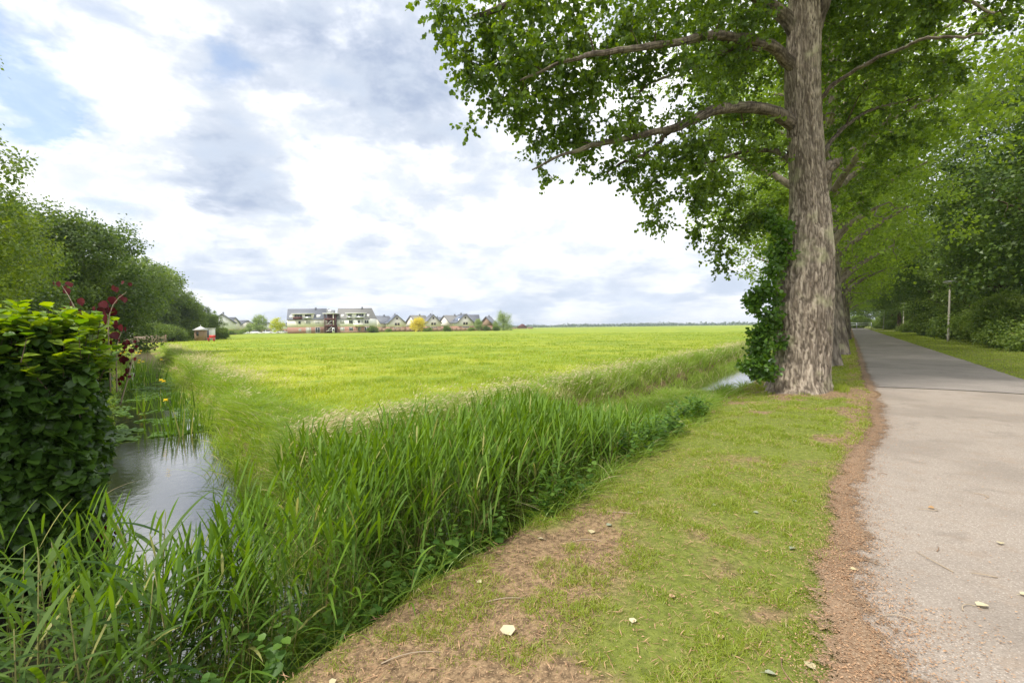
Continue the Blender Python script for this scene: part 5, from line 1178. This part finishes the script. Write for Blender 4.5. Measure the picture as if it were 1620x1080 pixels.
def far_plants():
    g = np.random.default_rng(90)
    def pl(o, px, Yd, lab, sc=1., rz=0.): p = at(px, 522, Yd); o.location = (p[0], p[1], 0); o.scale = (sc,)*3; o['label'] = lab; o.rotation_euler = (0, 0, rz); return o
    wl = [((math.cos(a)*r_, math.sin(a)*r_, z), (1.5, 1.5, 1.9)) for a, r_, z in [(i*1.3, 1.2+1.6*((i*7) % 5)/5, 1.6+i*.62) for i in range(13)]]
    t = make_tree('willow_tree', 10.2, 4.6, 0.3, .42, 420, 26, (M['bark_dark'], M['willow']), g, .3, .5, 'x', 'tree', None, T=(L_RHOMB[0]*np.array([.35, 1, 1]), L_RHOMB[1]), droop=1.3,
                  blobs=[((math.cos(i*2.4)*r_, math.sin(i*2.4)*r_, z), (1.5, 1.5, 1.6)) for i, (r_, z) in enumerate([(2.8, 1.5), (2.6, 1.6), (2.9, 2.2), (3.0, 3.2), (3.2, 4.0), (3.3, 5.0), (3.2, 6), (2.8, 7), (2.2, 8), (1.2, 8.8), (3, 4.5), (3, 5.5), (2.5, 3), (3.2, 2.2), (1.5, 7.5), (0, 5), (0, 7)])])
    pl(t, 796, 222, 'round pale green willow at the right end of the houses', .98)
    t = make_tree('golden_tree', 6.6, 3.4, 1.2, .34, 240, 26, (M['bark_dark'], M['gold']), g, .15, .45, 'x', 'tree'); pl(t, 661.5, 212, 'small golden yellow tree among the gable houses', .98)
    t = make_tree('street_tree', 8.2, 3.3, 1.6, .32, 260, 26, (M['bark_dark'], M['willow']), g, .15, .45, 'x', 'tree', 'round street trees left of the blocks'); pl(t, 410, 205, 'round light green street tree, left one of two', .98)
    t2 = make_tree('street_tree', 8.0, 3.2, 1.6, .32, 260, 26, (M['bark_dark'], M['lime']), g, .15, .45, 'x', 'tree', 'round street trees left of the blocks'); pl(t2, 439, 198, 'yellow-green round street tree beside the apartment block', .88)
    def ct(o, px, Yd, lab, sc, rz=1.): p = at(px, 522, Yd); c = copy_tree(o, (p[0], p[1], 0), rz, sc, lab); c['group'] = 'trees and bushes by the far houses'; return c
    ct(t, 757, 214, 'green tree in front of the brown wooden house', .66); ct(t, 395, 230, 'pale green tree behind the parked cars', .6); 
    ct(SHR[1], 590, 186, 'bush at the right foot of the white apartment block', 1.05); ct(SHR[1], 708, 212, 'bright green round bush between two gable houses', 1.0, 2.); ct(SHR[2], 676, 212, 'low bush left of the middle gable house', 1.4, 3.); ct(SHR[0], 785, 212, 'pale flowering bush at the left foot of the willow', .8, 2); ct(SHR[1], 770, 213, 'dark bush left of the willow', .9, 3)
    ct(SHR[2], 363, 165, 'bush before the pale house left of the cars', 1.6, 1); ct(SHR[2], 380, 190, 'low green bush near the parked cars', 1.6, 4); ct(SHR[1], 349, 120, 'green bush standing at the field edge right of the kiosk', .8, 4); ct(SHR[2], 745, 213, 'low bush before the right solar house', 1.3, 2); ct(SHR[2], 615, 211, 'low bush before the left solar house', 1.2, 2)
    # distant woods on the horizon
    a = Acc(); n = 420
    for i in range(n):
        X = g.uniform(-250, 1500); Yd = g.uniform(1150, 1500); hh = 3.5+6*fbm(np.array([X*.012]), np.array([0.]), 7)[0]*g.random()+2.5*(g.random() < .12)
        m_ = 34; P = np.stack([X+g.normal(0, 9, m_), Yd+g.normal(0, 5, m_), g.random(m_)*hh*1.15], -1)
        V, F, R = scatter(L_RHOMB, P, rand_unit(m_, g), rand_unit(m_, g), 4.2); a.add(V, F, R)
    tag(a.build('distant_woods', M['wood_far']), 'low bluish line of far-off woods on the horizon', 'woods', kind='stuff')
far_plants()
# tiny farm building beyond the willow
p_ = at(826, 521, 420); fr = empty('farm_shed', (p_[0], p_[1], 0), 0, 'tiny brown-roofed shed standing in the field beyond the willow', 'shed')
Acc().box(-4.5, 4.5, 0, 5, 0, 1.6).build('wall', M['wood'], fr); Acc().prism([(-5, 1.55), (5, 1.55), (1.2, 4.3), (-.6, 4.3)], -.4, 5.4).build('roof', M['oxred'], fr)
Acc().box(-10, -5.05, 0, .12, .0, 1.4).box(5.05, 10, 0, .12, 0, 1.4).build('side_fence', M['wood'], fr)

# ------------------------------------------------------------------ pavilion, kiosk, parasol, cars
def pavilion():
    p = gp(318, 538.5); r = empty('garden_pavilion', (p[0], p[1], 0), .35, 'small square garden pavilion with pale pyramid roof by the left trees', 'pavilion'); r.scale = (.72, .72, .85)
    Acc().box(-1.0, 1.0, -1.0, 1.0, 0, 2.0).build('wall', M['wood'], r)
    V = [(-1.35, -1.35, 2.0), (1.35, -1.35, 2.0), (1.35, 1.35, 2.0), (-1.35, 1.35, 2.0), (0, 0, 2.75)]
    Acc().add(V, [np.array([(0, 1, 4), (1, 2, 4), (2, 3, 4), (3, 0, 4)]), np.array([(3, 2, 1, 0)])]).build('roof', M['canvas'], r)
    Acc().lathe([(0, 2.7), (.12, 2.7), (.09, 2.85), (.12, 2.93), (0, 3.05)], k=10).build('finial', M['canvas'], r)
    Acc().box(-.6, -.15, -1.04, -1.0, .9, 1.7).build('window', M['glass'], r)
    p = gp(328, 537.5); r = empty('kiosk', (p[0], p[1], 0), .1, 'narrow white and red hut with a dark doorway beside the pavilion', 'hut'); r.scale = (.62, .8, .92)
    Acc().box(-1.1, 1.1, 0, 1.6, 0, 2.1).build('wall', M['frame'], r); Acc().box(-1.25, 1.25, -.15, 1.7, 2.1, 2.22).build('roof', M['canvas'], r)
    Acc().box(.05, .5, -.03, -.001, .1, 1.95).build('door', M['cardark'], r); Acc().box(-.8, -.25, -.03, -.001, .9, 1.8).build('window', M['glass'], r)
    p = gp(333, 539.5); r = empty('garden_bench', (p[0], p[1], 0), .1, 'red garden bench in front of the white hut', 'bench')
    Acc().box(-.45, .45, 0, .5, .42, .5).build('seat', M['redpaint'], r); Acc().box(-.45, .45, .5, .56, .55, .9).build('backrest', M['redpaint'], r)
    for x in (-.42, .34): Acc().box(x, x+.08, .05, .45, 0, .42).build('leg', M['redpaint'], r)
    p = gp(204, 546.5); r = empty('parasol', (p[0], p[1], 0), 0, 'closed white parasol leaning behind the wicker fence', 'parasol'); r.rotation_euler = (0, .16, 0)
    Acc().tube([(0, 0, -.05), (0, 0, 2.5)], [.035, .03], 8).build('pole', M['frame'], r)
    prof = [(.05, .75), (.20, .8), (.24, 1.1), (.18, 1.7), (.10, 2.3), (.03, 2.5)]; V = []; k = 16
    for rr, z in prof:
        for j in range(k): q = rr*(1+.28*(j % 2)); V.append((q*math.cos(j*6.283/k), q*math.sin(j*6.283/k), z))
    i = np.arange(len(prof)-1)[:, None]*k; j = np.arange(k)[None]; Acc().add(V, np.stack([i+j, i+(j+1) % k, i+k+(j+1) % k, i+k+j], -1).reshape(-1, 4)).build('canopy', M['canvas'], r)
pavilion()
def car(mat, label):
    r = empty('parked_car', (0, 0, 0), 0, label, 'car', 'cars parked by the low fence')
    Acc().prism([(-2.1, .3), (2.05, .3), (2.1, .75), (1.25, .92), (-1.9, .95), (-2.15, .7)], -.85, .85).build('body', mat, r)
    Acc().prism([(1.2, .93), (.55, 1.42), (-1.2, 1.45), (-1.8, .95)], -.72, .72).build('cabin', M['glass'], r)
    Acc().prism([(.5, 1.43), (.4, 1.49), (-1.1, 1.51), (-1.2, 1.46)], -.70, .70).build('roof_panel', mat, r)
    for x in (-1.3, 1.3):
        for y in (-.8, .8): Acc().tube([(x, y-.1, .32), (x, y+.1, .32)], [.32, .32], 14).build('wheel', M['tyre'], r)
    return r
_c = car(M['carwhite'], 'x')
for i, (px, Yd, lab) in enumerate([(405, 203, 'white parked car under the light green street tree'), (424, 204, 'white parked car between the two street trees'), (446, 203, 'white parked car next to the apartment block'), (387, 210, 'white parked car farthest left by the low fence')]):
    o = _c if i == 0 else copy_tree(_c, (0, 0, 0), 0); p = at(px, 524, Yd); o.location = (p[0], p[1], 0); o.rotation_euler = (0, 0, .15*i); o['label'] = lab
# ------------------------------------------------------------------ air
def haze():
    m, T = newmat('thin_air'); v = T.n('ShaderNodeVolumePrincipled'); v.inputs['Color'].default_value = (.80, .88, 1, 1); v.inputs['Density'].default_value = .00026; v.inputs['Anisotropy'].default_value = .2
    o = T.n('ShaderNodeOutputMaterial'); T.link(v.outputs[0], o.inputs[1])
    b = Acc().box(-2700, 2700, -2700, 2700, -2.2, 30).build('haze', m); tag(b, 'thin pale haze over the flat land', 'haze', kind='stuff')
USE_HAZE = True
if USE_HAZE: haze()
